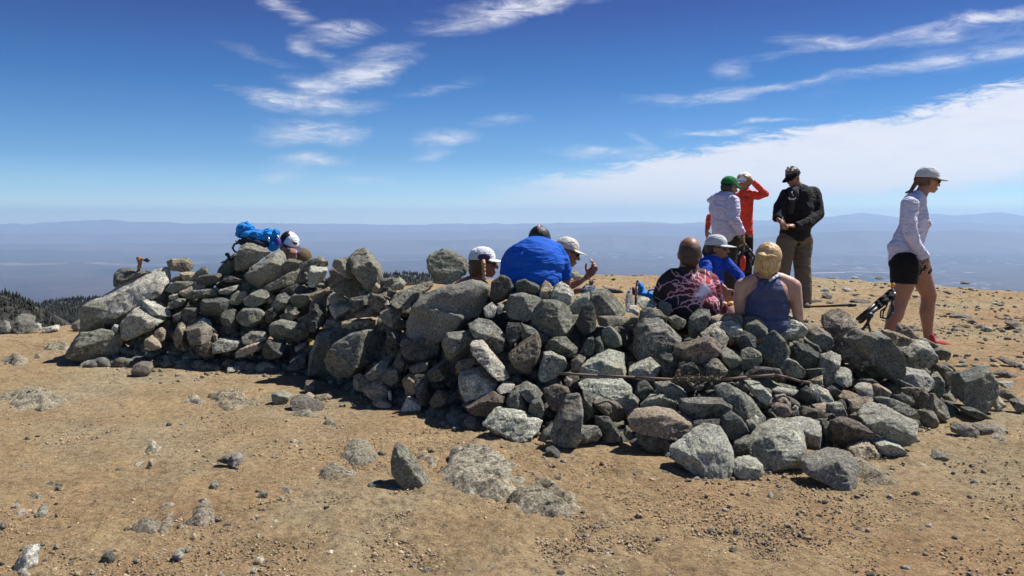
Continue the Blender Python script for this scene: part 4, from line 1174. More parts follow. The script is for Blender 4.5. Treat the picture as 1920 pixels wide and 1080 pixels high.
def finish_people():
    dg = bpy.context.evaluated_depsgraph_get(); dg.update()
    for i, w in enumerate(WORK):
        o = w['o']; me = bpy.data.meshes.new_from_object(o.evaluated_get(dg)); o.modifiers.clear(); old = o.data; o.data = me; bpy.data.meshes.remove(old)
        me.materials.clear(); me.materials.append(w['m'])
        V = verts(me)
        if w['folds']:
            Nn = normals(me); q = V * np.array(w['fdir']) * w['fs']
            f = fbm(q, 3, i * 3 + 1, True); g = fbm(V * 4, 2, i)
            V = V + Nn * ((f - .3) * w['folds'] * (.6 + .8 * g))[:, None]; setverts(me, V)
        if w['keep'] is not None:
            bm = bmesh.new(); bm.from_mesh(me); k = w['keep'](V); bm.verts.ensure_lookup_table()
            bmesh.ops.delete(bm, geom=[v for v, q in zip(bm.verts, k) if not q], context='VERTS')
            bm.to_mesh(me); bm.free(); V = verts(me)
        if w['colorf'] is not None: setcol(me, 'tint', w['colorf'](V))
        smooth(me)
    # origins at the base of each thing
    for o in list(COL.objects):
        if o.parent is None and o.get('fix_base'):
            b = Vector(o['fix_base'][:]); del o['fix_base']
            for q in [o] + list(o.children_recursive):
                if q.type == 'MESH' and not q.get('own_origin'): q.data.transform(Matrix.Translation(-b))
                if q.get('own_origin'): del q['own_origin']
            o.location = b

def frame(yaw, pitch=0, roll=0):
    """columns: right, forward, up of a head or cap; yaw 0 looks away from the camera, 90 to the right; pitch looks down"""
    y = math.radians(yaw); f = np.array([math.sin(y), math.cos(y), 0]); r = np.array([math.cos(y), -math.sin(y), 0]); u = np.array([0, 0, 1.0])
    p = math.radians(pitch); f2 = f * math.cos(p) - u * math.sin(p); u2 = u * math.cos(p) + f * math.sin(p)
    q = math.radians(roll); r3 = r * math.cos(q) + u2 * math.sin(q); u3 = u2 * math.cos(q) - r * math.sin(q)
    return np.stack([r3, f2, u3], 1)
def head_parts(c, R, s=1.0):
    c = np.asarray(c, float)
    def at(x, y, z): return c + R @ (np.array([x, y, z]) * s)
    def E(x, y, z, a, b, d, RR=None): return ell(at(x, y, z), np.array([a, b, d]) * s, R if RR is None else R @ RR)
    return [E(0, -.012, .03, .076, .096, .083), E(0, .018, -.005, .066, .078, .085), E(0, .035, -.055, .052, .058, .052), E(0, .068, -.088, .026, .022, .02),
            cone(at(0, .088, .012), at(0, .112, -.028), .009 * s, .014 * s), E(0, .094, -.062, .024, .012, .007), E(0, .092, -.073, .021, .011, .006),
            E(0, .078, .022, .05, .02, .012), E(.036, .066, -.03, .022, .022, .02), E(-.036, .066, -.03, .022, .022, .02),
            E(.077, -.005, -.015, .009, .019, .031), E(-.077, -.005, -.015, .009, .019, .031)]
def eyes(parent, c, R, s=1.0):
    for x in (-.031, .031):
        V, F = ell(np.asarray(c) + R @ (np.array([x, .078, .002]) * s), np.array([.012] * 3) * s)
        me = new_mesh('eye', V, F); smooth(me); link('eye', me, M_EYE, parent)
def shades(parent, c, R, s=1.0, m=None):
    c = np.asarray(c, float); parts = []
    for x in (-.033, .033):
        parts.append(ell(c + R @ (np.array([x, .088, .002]) * s), np.array([.031, .012, .021]) * s, R))
        parts.append(cone(c + R @ (np.array([x * 1.9, .08, .008]) * s), c + R @ (np.array([.078 * np.sign(x), -.01, .008]) * s), .0045 * s, .004 * s, n=8))
    parts.append(cone(c + R @ (np.array([-.02, .1, .008]) * s), c + R @ (np.array([.02, .1, .008]) * s), .005 * s, .005 * s, n=8))
    V, F = tri_join(parts); me = new_mesh('sunglasses', V, F); smooth(me); link('sunglasses', me, m or M_LENS, parent)
def cap(parent, c, R, m_crown, m_brim=None, s=1.0, brim=.075, visor=False, back=None, badge=None, lift=.0, under=None):
    """baseball cap: a six-panel crown with a seam and button, a curved brim with thickness"""
    c = np.asarray(c, float) + R @ np.array([0, 0, lift]); nU, nV = 48, 16; V = []; 
    a, b, h = .083 * s, .104 * s, .092 * s; cz = .032 * s
    for j in range(nV + 1):
        ph = j / nV * math.pi / 2
        for i in range(nU):
            t = i / nU * 2 * math.pi; rr = math.cos(ph) ** .82; seam = 1 - .018 * (abs(((t / (math.pi / 3)) % 1) - .0) < .07)
            front = .5 + .5 * math.sin(t)
            V.append((a * rr * math.cos(t) * seam, -.012 * s + b * rr * math.sin(t) * seam, cz + h * math.sin(ph) * (1 + .08 * front * math.cos(ph)) * seam - (.012 * s * (1 - math.sin(ph)) * (1 - front))))
    V = np.array(V); F = []
    for j in range(nV):
        for i in range(nU):
            k = (i + 1) % nU; F.append((j * nU + i, j * nU + k, (j + 1) * nU + k, (j + 1) * nU + i))
    if visor: F = [f for f in F if f[0] // nU < 5]
    me = new_mesh('cap', V @ R.T + c, F); smooth(me)
    o = link('visor' if visor else 'cap', me, m_crown, parent)
    sol = o.modifiers.new('t', 'SOLIDIFY'); sol.thickness = .003
    if under is not None:
        V2 = V.copy(); keep = [f for f in F if V2[f[0], 1] < .02 * s and V2[f[0], 2] < cz + h * .93]
        V3 = (V2 - [0, -.012 * s, cz]) * 1.018 + [0, -.012 * s, cz]
        me2 = new_mesh('panel', V3 @ R.T + c, keep); smooth(me2); link('mesh_panel', me2, under, o)
    # brim
    n, kk = 17, 7; BV = []
    for i in range(n):
        t = math.radians(20 + 140 * i / (n - 1)); ex = math.sin((t)) ** 1.5
        for q in range(kk):
            f = q / (kk - 1); rad = 1 + 0 * f
            x = a * math.cos(t) * (1 + .12 * f); y = -.012 * s + b * math.sin(t) + brim * s * f * ex ** .7
            z = cz + .004 - .012 * s * f - .30 * (x ** 2) / s * (.5 + f * 2.4)
            BV.append((x, y, z))
    BV = np.array(BV); BF = []
    for i in range(n - 1):
        for q in range(kk - 1): BF.append((i * kk + q, i * kk + q + 1, (i + 1) * kk + q + 1, (i + 1) * kk + q))
    mb = new_mesh('brim', BV @ R.T + c, BF); smooth(mb); bo = link('brim', mb, m_brim or m_crown, o)
    sol = bo.modifiers.new('t', 'SOLIDIFY'); sol.thickness = .005
    if not visor:
        Vb, Fb = ell(c + R @ np.array([0, -.012 * s, cz + h]), (.007, .007, .004)); link('button', new_mesh('button', Vb, Fb), m_crown, o)
    if badge is not None:
        mt, bx, bz, kx, kz = badge; pts = []
        for t in np.linspace(0, 2 * math.pi, 14, endpoint=False):
            x = bx + kx * math.cos(t) * (1 + .25 * math.sin(3 * t)); z = bz + kz * math.sin(t) * (1 + .2 * math.cos(2 * t)); pts.append((x, z))
        cc = [];
        for x, z in pts + [(bx, bz)]:
            u = (z - cz) / h; rr = math.sqrt(max(1 - u * u, .05)) ** .82
            y = -.012 * s + b * rr * math.sqrt(max(1 - (x / (a * rr)) ** 2, 0)) + .006
            cc.append((x, y, z))
        cc = np.array(cc) @ R.T + c
        link('badge', new_mesh('badge', cc, [(i, (i + 1) % 14, 14) for i in range(14)]), mt, o)
    return o
def hand(wrist, d, n, thumb=1, curl=35, s=1.0, spread=.0):
    """palm, four unequal fingers and a thumb; d points along the hand, n is where the palm faces"""
    d = np.asarray(d, float); d /= np.linalg.norm(d); n = np.asarray(n, float); n -= d * (n @ d); n /= np.linalg.norm(n); sd_ = np.cross(d, n) * thumb
    w = np.asarray(wrist, float); R = np.stack([sd_, d, n], 1)
    out = [cone(w, w + d * .03 * s, .024 * s, .026 * s), ell(w + d * .05 * s, np.array([.041, .05, .017]) * s, R)]
    for i, (off, L_) in enumerate(((.03, .92), (.0105, 1.0), (-.0105, .95), (-.029, .76))):
        p = w + d * .088 * s + sd_ * off * s; a = math.radians(curl * (.55 + .1 * i)); dr = d + sd_ * off * (3 + spread * 20)
        dr /= np.linalg.norm(dr); ang = a
        for seg, rr in ((.042, .0092), (.027, .0083), (.021, .0074)):
            v = dr * math.cos(ang) + n * math.sin(ang); q = p + v * seg * L_ * s; out.append(cone(p, q, rr * s, (rr - .0008) * s, n=10)); p = q; ang += a
    p = w + d * .03 * s + sd_ * .033 * s; v = d * .55 + sd_ * .75 + n * .35; v /= np.linalg.norm(v)
    q = p + v * .036 * s; out.append(cone(p, q, .0125 * s, .0105 * s, n=10)); v = d * .85 + sd_ * .3 + n * .5; v /= np.linalg.norm(v); out.append(cone(q, q + v * .03 * s, .0102 * s, .0085 * s, n=10))
    return out
def shoe(parent, heel, toe, w, m_up, m_sole):
    heel = np.asarray(heel, float); toe = np.asarray(toe, float); d = toe - heel; l = np.linalg.norm(d); d /= l
    r = np.cross(d, [0, 0, 1]); r /= np.linalg.norm(r); R = np.stack([r, d, np.cross(r, d)], 1)
    up = [ell(heel + d * l * .2 + R @ [0, 0, .045], (w * .42, l * .22, .05), R), ell(heel + d * l * .55 + R @ [0, 0, .035], (w * .48, l * .36, .036), R), ell(heel + d * l * .82 + R @ [0, 0, .027], (w * .46, l * .19, .028), R), cone(heel + d * l * .25 + R @ [0, 0, .05], heel + d * l * .22 + R @ [0, -.01, .1], w * .4, w * .38)]
    o = blend('shoe', up, m_up, parent, vox=.006, sm=3)
    blend('toe_cap', [ell(heel + d * l * .84 + R @ [0, 0, .024], (w * .5, l * .2, .03), R)], m_sole, o, vox=.005, sm=1)
    so_ = [ell(heel + d * l * .25 + R @ [0, 0, .008], (w * .44, l * .27, .014), R), ell(heel + d * l * .7 + R @ [0, 0, .008], (w * .5, l * .33, .014), R)]
    blend('sole', so_, m_sole, o, vox=.006, sm=1)
    return o
def person(name, label, skinm, parts, base, vox=.008, sm=4, group=None):
    o = blend('person', parts, skinm, None, vox=vox, sm=sm); tag(o, label, 'person', group); o['fix_base'] = [float(x) for x in base]; return o

M_EYE = plain('eye', (.05, .04, .035), .15); M_LENS = plain('dark_lens', (.012, .012, .014), .12, spec=.8)
SK1 = skin('skin_tan', (.36, .19, .125)); SK2 = skin('skin_fair', (.50, .30, .22)); SK3 = skin('skin_brown', (.26, .14, .09)); SK4 = skin('skin_dark_tan', (.30, .155, .095))
M_WHITE = cloth('white_cotton', (.78, .78, .80), var=.05); M_CREAM = cloth('cream_cloth', (.60, .56, .49), var=.08); M_PALE = cloth('pale_grey_cloth', (.55, .58, .60), var=.06)
M_BLACK = cloth('black_cloth', (.014, .014, .016), fs=.7); M_BLKM = cloth('black_mesh', (.02, .02, .025)); M_PLUM = cloth('dark_plum_cloth', (.06, .045, .09))
M_GREEN = cloth('green_cloth', (.012, .17, .05), var=.06); M_RED = cloth('red_shell', (.72, .055, .025), fold=14, fs=.7, rough=.6); M_LILAC = cloth('lilac_shell', (.55, .53, .72), fold=13, fs=.9, rough=.5)
M_LAV = cloth('lavender_knit', (.66, .64, .80), fold=15, fs=.7); M_BLUE = cloth('royal_blue_cotton', (.006, .095, .5), fold=6, fs=.7, var=.06, st=(.8, 1, 2.6)); M_COBALT = cloth('cobalt_knit', (.02, .075, .46), fold=14, fs=.6)
M_NAVY = cloth('slate_blue_knit', (.075, .09, .17), fold=16, fs=.6); M_KHAKI = cloth('olive_trousers', (.135, .115, .085), fold=8, fs=.8); M_DKTR = cloth('dark_trousers', (.035, .032, .028), fold=9, fs=.7)
M_TEE = cloth('charcoal_tee', (.035, .035, .04)); M_HAIRB = hairmat('brown_hair', (.10, .05, .028)); M_HAIRK = hairmat('black_hair', (.022, .017, .014)); M_HAIRY = hairmat('blonde_hair', (.52, .35, .16)); M_HAIRG = hairmat('grey_brown_hair', (.10, .085, .07))
M_BUZZ = hairmat('buzzed_hair', (.06, .035, .022), (90, 90, 90)); M_OLIVE = cloth('olive_brown_felt', (.13, .09, .045), fold=5, fs=.2); M_SHOER = cloth('red_mesh_shoe', (.42, .045, .055), fold=30, fs=.3); M_SOLE = plain('dark_rubber', (.03, .03, .035), .7)
M_SHOEG = cloth('grey_shoe', (.12, .12, .13)); M_SKY = cloth('sky_blue_nylon', (.012, .22, .62), fold=16, fs=1.0, rough=.75, var=.2); M_GOLD = plain('gold_badge', (.5, .32, .05), .5); M_METAL = plain('steel', (.55, .55, .57), .35, 1)
M_CORK = plain('cork', (.30, .15, .07), .8, bumps=150); M_BLKP = plain('black_plastic', (.02, .02, .022), .45); M_RUST = plain('rusty_steel', (.17, .12, .095), .75, .5, bumps=90)
M_PINKS = skin('sunburnt_strap_pink', (.7, .55, .55)); M_DRY = plain('dry_grass', (.12, .10, .06), .9); M_STRAPB = cloth('blue_strap', (.02, .16, .5))

def yup(p, dz): return np.asarray(p, float) + [0, 0, dz]
def seated_legs(hipL, hipR, fwd, gz_, r=.075, reach=.42):
    """thighs forward, shins down to the ground, feet flat"""
    f = np.array([math.sin(math.radians(fwd)), math.cos(math.radians(fwd)), 0]); out = []; feet = []
    for h in (hipL, hipR):
        h = np.asarray(h, float); k = h + f * reach + [0, 0, .08]; a = k + f * .1; a = np.array([a[0], a[1], gz_ + .08])
        out.append(chain((h, r * 1.15), (k, r * .8), (a, r * .5))); feet.append((a - f * .05 - [0, 0, .08], a + f * .2 - [0, 0, .08]))
    return out, feet

# ---- walking woman -------------------------------------------------
def walking_woman():
    f = Fig(1600, 290, 2.842, 7.8); p = f.pt; r = f.r
    R = frame(88, 7); hc = p(398, 140); hs = .98
    body = head_parts(hc, R, hs) + [cone(p(380, 175), p(340, 250), r(30), r(36)), chain((p(328, 265), r(36)), (p(312, 360), r(48)), (p(288, 470), r(46)), (p(280, 590), r(56)))]
    ns = -.10; fs_ = .09
    body += [chain((p(275, 620, ns), r(66)), (p(262, 700, ns), r(57)), (p(251, 770, ns), r(41)), (p(237, 810, ns), r(40)), (p(223, 855, ns), r(41)), (p(198, 915, ns), r(29)), (p(180, 965, ns), r(22)))]
    body += [chain((p(345, 620, fs_), r(64)), (p(375, 680, fs_), r(50)), (p(403, 745, fs_), r(40)), (p(398, 790, fs_), r(36)), (p(392, 840, fs_), r(38)), (p(395, 910, fs_), r(28)), (p(399, 985, fs_), r(21)))]
    wr = p(385, 545, -.24); body += [cone(p(350, 500, -.22), wr, r(24), r(19))] + hand(p(388, 552, -.24), p(408, 625, -.26) - p(388, 552, -.24), (-.6, .7, 0), thumb=-1, curl=52)
    o = person('person', 'woman striding to the right in a lavender long-sleeved top, black shorts and pale cap', SK1, body, (p(300, 1020)[0], 7.8, gz(p(300, 1020)[0], 7.8)), vox=.0065, sm=3)
    sh = [chain((p(340, 228), r(40)), (p(328, 250), r(58)), (p(318, 290), r(64)), (p(326, 350), r(74)), (p(322, 385), r(72)), (p(296, 450), r(78)), (p(277, 520), r(80)), (p(272, 566), r(83)), flat_end=True),
          ell(p(362, 365), (r(44), .11, r(42))), ell(p(262, 500), (r(74), .15, r(62))), ell(p(285, 545), (r(72), .15, r(34))),
          chain((p(300, 268, -.14), r(46)), (p(296, 345, -.18), r(40)), (p(306, 425, -.21), r(34)), (p(345, 490, -.22), r(29)), (p(384, 552, -.24), r(25)), flat_end=True),
          chain((p(335, 275, .13), r(42)), (p(320, 390, .17), r(34)), (p(300, 480, .2), r(28)))]
    blend('shirt', sh, M_LAV, o, vox=.007, sm=4, folds=.015, fs=9, fdir=(1.3, 1, .8))
    so_ = [chain((p(280, 545, 0), r(78)), (p(282, 590, 0), r(84))), chain((p(275, 590, ns), r(76)), (p(268, 686, ns), r(66)), flat_end=True), chain((p(335, 590, fs_), r(70)), (p(368, 642, fs_), r(56)), flat_end=True), ell(p(245, 580, 0), (r(50), .14, r(45)))]
    blend('shorts', so_, M_BLACK, o, vox=.008, sm=3, folds=.004)
    hair = [ell(hc + R @ np.array([0, -.03, .015]), (.08, .085, .088), R), ell(hc + R @ np.array([0, -.105, .0]), (.03, .032, .034)), chain((hc + R @ np.array([0, -.11, -.03]), .022), (p(306, 195), .017), (p(280, 202), .009))]
    blend('hair', hair, M_HAIRB, o, vox=.006, sm=2, folds=.004, fs=40)
    cap(o, hc, R, M_PALE, s=1.09, brim=.078, badge=(plain('red_stitch', (.6, .1, .05)), .0, .09, .014, .01))
    shades(o, hc, R, hs)
    shoe(o, p(372, 1020, fs_) , p(535, 1040, fs_ - .05), .10, M_SHOER, M_SOLE)
    shoe(o, p(150, 985, ns), p(255, 1010, ns), .085, M_SHOER, M_SOLE)
walking_woman()

# ---- the three standing by the edge --------------------------------
def black_jacket_man():
    f = Fig(1300, 300, 3.857, 10.8); p = f.pt; r = f.r
    R = frame(238, 28); hc = p(722, 128)
    body = head_parts(hc, R, 1.0) + [cone(p(742, 170), p(775, 225), r(33), r(42)), chain((p(780, 260), r(55)), (p(755, 400), r(60)), (p(740, 560), r(55)))]
    body += [chain((p(690, 600, -.04), r(46)), (p(660, 740, -.06), r(42)), (p(640, 900, -.06), r(38)), (p(640, 1040, -.06), r(28))), chain((p(780, 600, .04), r(46)), (p(785, 760, .02), r(42)), (p(798, 900, 0), r(40)), (p(800, 1035, 0), r(28)))]
    body += hand(p(612, 428, -.3), p(655, 468, -.36) - p(612, 428, -.3), (.3, .3, -1), 1, 45) + hand(p(726, 478, -.28), p(655, 466, -.36) - p(726, 478, -.28), (-.3, .3, -1), -1, 45)
    o = person('person', 'man in a black jacket and olive trousers looking down at his hands', SK4, body, (p(740, 1060)[0], 10.8, gz(p(740, 1060)[0], 10.8)), vox=.008, sm=3)
    j = [chain((p(700, 235, -.04), r(42)), (p(868, 240, .05), r(50))), chain((p(775, 215), r(46)), (p(775, 265), r(92)), (p(765, 350), r(108)), (p(750, 440), r(104)), (p(738, 520), r(108)), (p(735, 548), r(108)), flat_end=True), ell(p(800, 330, .02), (r(112), .15, r(130))), ell(p(745, 470, 0), (r(118), .16, r(70))),
         chain((p(672, 250, -.05), r(44)), (p(622, 345, -.12), r(43)), (p(608, 430, -.26), r(33)), flat_end=True), chain((p(872, 265, .03), r(56)), (p(898, 390, -.04), r(48)), (p(830, 455, -.18), r(42)), (p(735, 478, -.26), r(33)), flat_end=True)]
    blend('jacket', j, M_BLACK, o, vox=.009, sm=4, folds=.014, fs=7)
    blend('tee', [ell(p(722, 258, -.10), (r(46), .078, r(62))), ell(p(708, 320, -.12), (r(26), .08, r(75))), ell(p(735, 225, -.06), (r(34), .07, r(40)))], M_TEE, o, vox=.008, sm=2)
    t = [ell(p(738, 560), (r(118), .165, r(68))), chain((p(672, 590, -.05), r(70)), (p(655, 720, -.07), r(59)), (p(642, 860, -.06), r(50)), (p(638, 1030, -.06), r(46)), flat_end=True), chain((p(792, 590, .05), r(72)), (p(785, 740, .02), r(62)), (p(794, 860, .01), r(58)), (p(802, 960, 0), r(54)), (p(802, 1042, 0), r(52)), flat_end=True)]
    blend('trousers', t, M_KHAKI, o, vox=.01, sm=3, folds=.010, fs=7, fdir=(1, 1, 1.6))
    hair = [ell(hc + R @ np.array([0, -.01, .05]), (.083, .1, .082), R)] + [cone(hc + R @ np.array([math.sin(a) * .05, math.cos(a) * .06 - .01, .1]), hc + R @ np.array([math.sin(a) * .06, math.cos(a * 1.3) * .07 - .01, .122 + .014 * math.sin(a * 5)]), .026, .012) for a in np.linspace(0, 6, 13)]
    blend('hair', hair, M_HAIRG, o, vox=.006, sm=2, folds=.010, fs=34)
    cap(o, hc, R, M_BLACK, s=1.06, brim=.085, visor=True)
    eyes(o, hc, R)
    # small pale script and a hanging pair of glasses on the tee
    scr = [(686, 281), (690, 271), (697, 274), (692, 285), (700, 288), (706, 277), (708, 287), (716, 280), (718, 288), (727, 279), (724, 290), (742, 273)]
    pp = [p(x, y, -.228) for x, y in scr]
    V, F = tri_join([cone(a, b, .0022, .0022, n=6) for a, b in zip(pp, pp[1:])]); link('lettering', new_mesh('lettering', V, F), M_WHITE, o)
    V, F = tri_join([cone(p(712, 232, -.225), p(724, 262, -.235), .003, .003, n=6)]); link('glasses_arm', new_mesh('glasses_arm', V, F), M_METAL, o)
    shoe(o, p(770, 1056, .02), p(835, 1072, -.16), .1, M_SHOEG, M_SOLE); shoe(o, p(640, 1056, 0), p(600, 1070, -.2), .1, M_SHOEG, M_SOLE)
def green_cap_man():
    f = Fig(1300, 300, 3.857, 10.0); p = f.pt; r = f.r
    R = frame(72, 12); hc = p(262, 196)
    body = head_parts(hc, R, .98) + [cone(p(248, 230), p(232, 270), r(32), r(40)), chain((p(228, 300), r(50)), (p(232, 430), r(55)), (p(265, 560), r(40)))]
    body += [chain((p(265, 600, 0), r(42)), (p(262, 780, 0), r(38)), (p(262, 960, 0), r(34)), (p(262, 1095, 0), r(24))), chain((p(315, 600, .1), r(40)), (p(325, 780, .1), r(38)), (p(325, 1095, .1), r(24)))]
    body += hand(p(358, 540, -.22), (.1, -.1, -1), (-.8, .4, 0), -1, 45)
    bx = p(270, 1100)[0]
    o = person('person', 'person in a green cap and crinkled lilac rain jacket, seen from behind', SK3, body, (bx, 10.0, gz(bx, 10.0)), vox=.008, sm=3)
    j = [chain((p(238, 262), r(42)), (p(228, 300), r(82)), (p(226, 370), r(100)), (p(226, 450), r(98)), (p(238, 515), r(102)), (p(240, 540), r(104)), flat_end=True), ell(p(222, 350, .02), (r(108), .15, r(105))), ell(p(240, 490), (r(110), .16, r(55))),
         chain((p(292, 300, -.14), r(44)), (p(296, 370, -.19), r(44)), (p(300, 440, -.22), r(40)), (p(358, 535, -.22), r(27)), flat_end=True), chain((p(118, 290, .0), r(20)), (p(160, 275, .0), r(30)), (p(215, 265, 0), r(44))), chain((p(180, 320, .14), r(46)), (p(175, 420, .2), r(40)))]
    blend('rain_jacket', j, M_LILAC, o, vox=.008, sm=3, folds=.022, fs=9)
    t = [ell(p(285, 570), (r(72), .14, r(50))), chain((p(268, 590, -.02), r(60)), (p(262, 760, -.02), r(50)), (p(262, 1090, 0), r(42)), flat_end=True), chain((p(318, 590, .1), r(55)), (p(325, 780, .1), r(46)), (p(325, 1090, .1), r(40)), flat_end=True)]
    blend('trousers', t, M_DKTR, o, vox=.01, sm=3, folds=.008, fs=7)
    blend('hair', [ell(hc + R @ np.array([0, -.03, -.005]), (.082, .082, .085), R)], M_HAIRK, o, vox=.006, sm=2, folds=.003, fs=40)
    cap(o, hc, R, M_GREEN, s=1.05, brim=.08)
    shoe(o, p(240, 1106), p(330, 1112, -.05), .1, M_SHOEG, M_SOLE); shoe(o, p(310, 1106, .1), p(390, 1112, .1), .1, M_SHOEG, M_SOLE)
def red_jacket_man():
    f = Fig(1300, 300, 3.857, 10.7); p = f.pt; r = f.r
    R = frame(236, 14); hc = p(366, 160)
    body = head_parts(hc, R, .96) + [cone(p(372, 195), p(380, 235), r(26), r(34)), chain((p(378, 270), r(34)), (p(376, 400), r(36)), (p(376, 550), r(34)))]
    body += [chain((p(395, 590, 0), r(30)), (p(392, 760, 0), r(28)), (p(390, 1050, 0), r(18))), chain((p(350, 590, .1), r(30)), (p(346, 760, .1), r(28)), (p(344, 1050, .1), r(18)))]
    body += [cone(p(440, 172, -.06), p(418, 150, -.08), r(15), r(13))] + hand(p(424, 158, -.08), p(398, 118, -.1) - p(424, 158, -.08), (-1, .5, .3), 1, 40) + hand(p(96, 508, .12), (.1, 0, -1), (1, .3, 0), 1, 45)
    bx = p(375, 1060)[0]
    o = person('person', 'person in a bright red jacket lifting a hand to a white cap', SK4, body, (bx, 10.7, gz(bx, 10.7)), vox=.008, sm=3)
    j = [chain((p(380, 228), r(34)), (p(376, 262), r(58)), (p(372, 350), r(58)), (p(374, 450), r(54)), (p(374, 530), r(56)), (p(374, 552), r(56)), flat_end=True), ell(p(366, 320), (r(64), .13, r(90))),
         chain((p(412, 248, 0), r(30)), (p(470, 262, -.02), r(27)), (p(522, 246, -.03), r(24)), (p(470, 195, -.05), r(20)), (p(432, 158, -.07), r(17)), flat_end=True),
         chain((p(330, 265, .1), r(32)), (p(220, 340, .16), r(28)), (p(118, 415, .16), r(24)), (p(98, 505, .12), r(17)), flat_end=True)]
    blend('red_jacket', j, M_RED, o, vox=.008, sm=3, folds=.014, fs=10)
    t = [ell(p(376, 565), (r(56), .13, r(40))), chain((p(394, 590, 0), r(40)), (p(392, 760, 0), r(34)), (p(390, 1045, 0), r(27)), flat_end=True), chain((p(350, 590, .1), r(40)), (p(344, 1045, .1), r(27)), flat_end=True)]
    blend('trousers', t, M_BLACK, o, vox=.01, sm=3, folds=.006)
    cap(o, hc, R, M_WHITE, s=1.02, brim=.08, badge=(M_GOLD, 0, .085, .022, .02))
    eyes(o, hc, R, .96)
    blend('hair', [ell(hc + R @ np.array([0, -.03, .0]), (.079, .08, .08), R)], M_HAIRK, o, vox=.007, sm=2)
    shoe(o, p(380, 1060), p(440, 1064, -.1), .1, M_SHOEG, M_SOLE); shoe(o, p(340, 1055, .1), p(300, 1064, 0), .1, M_SHOEG, M_SOLE)
black_jacket_man(); green_cap_man(); red_jacket_man()

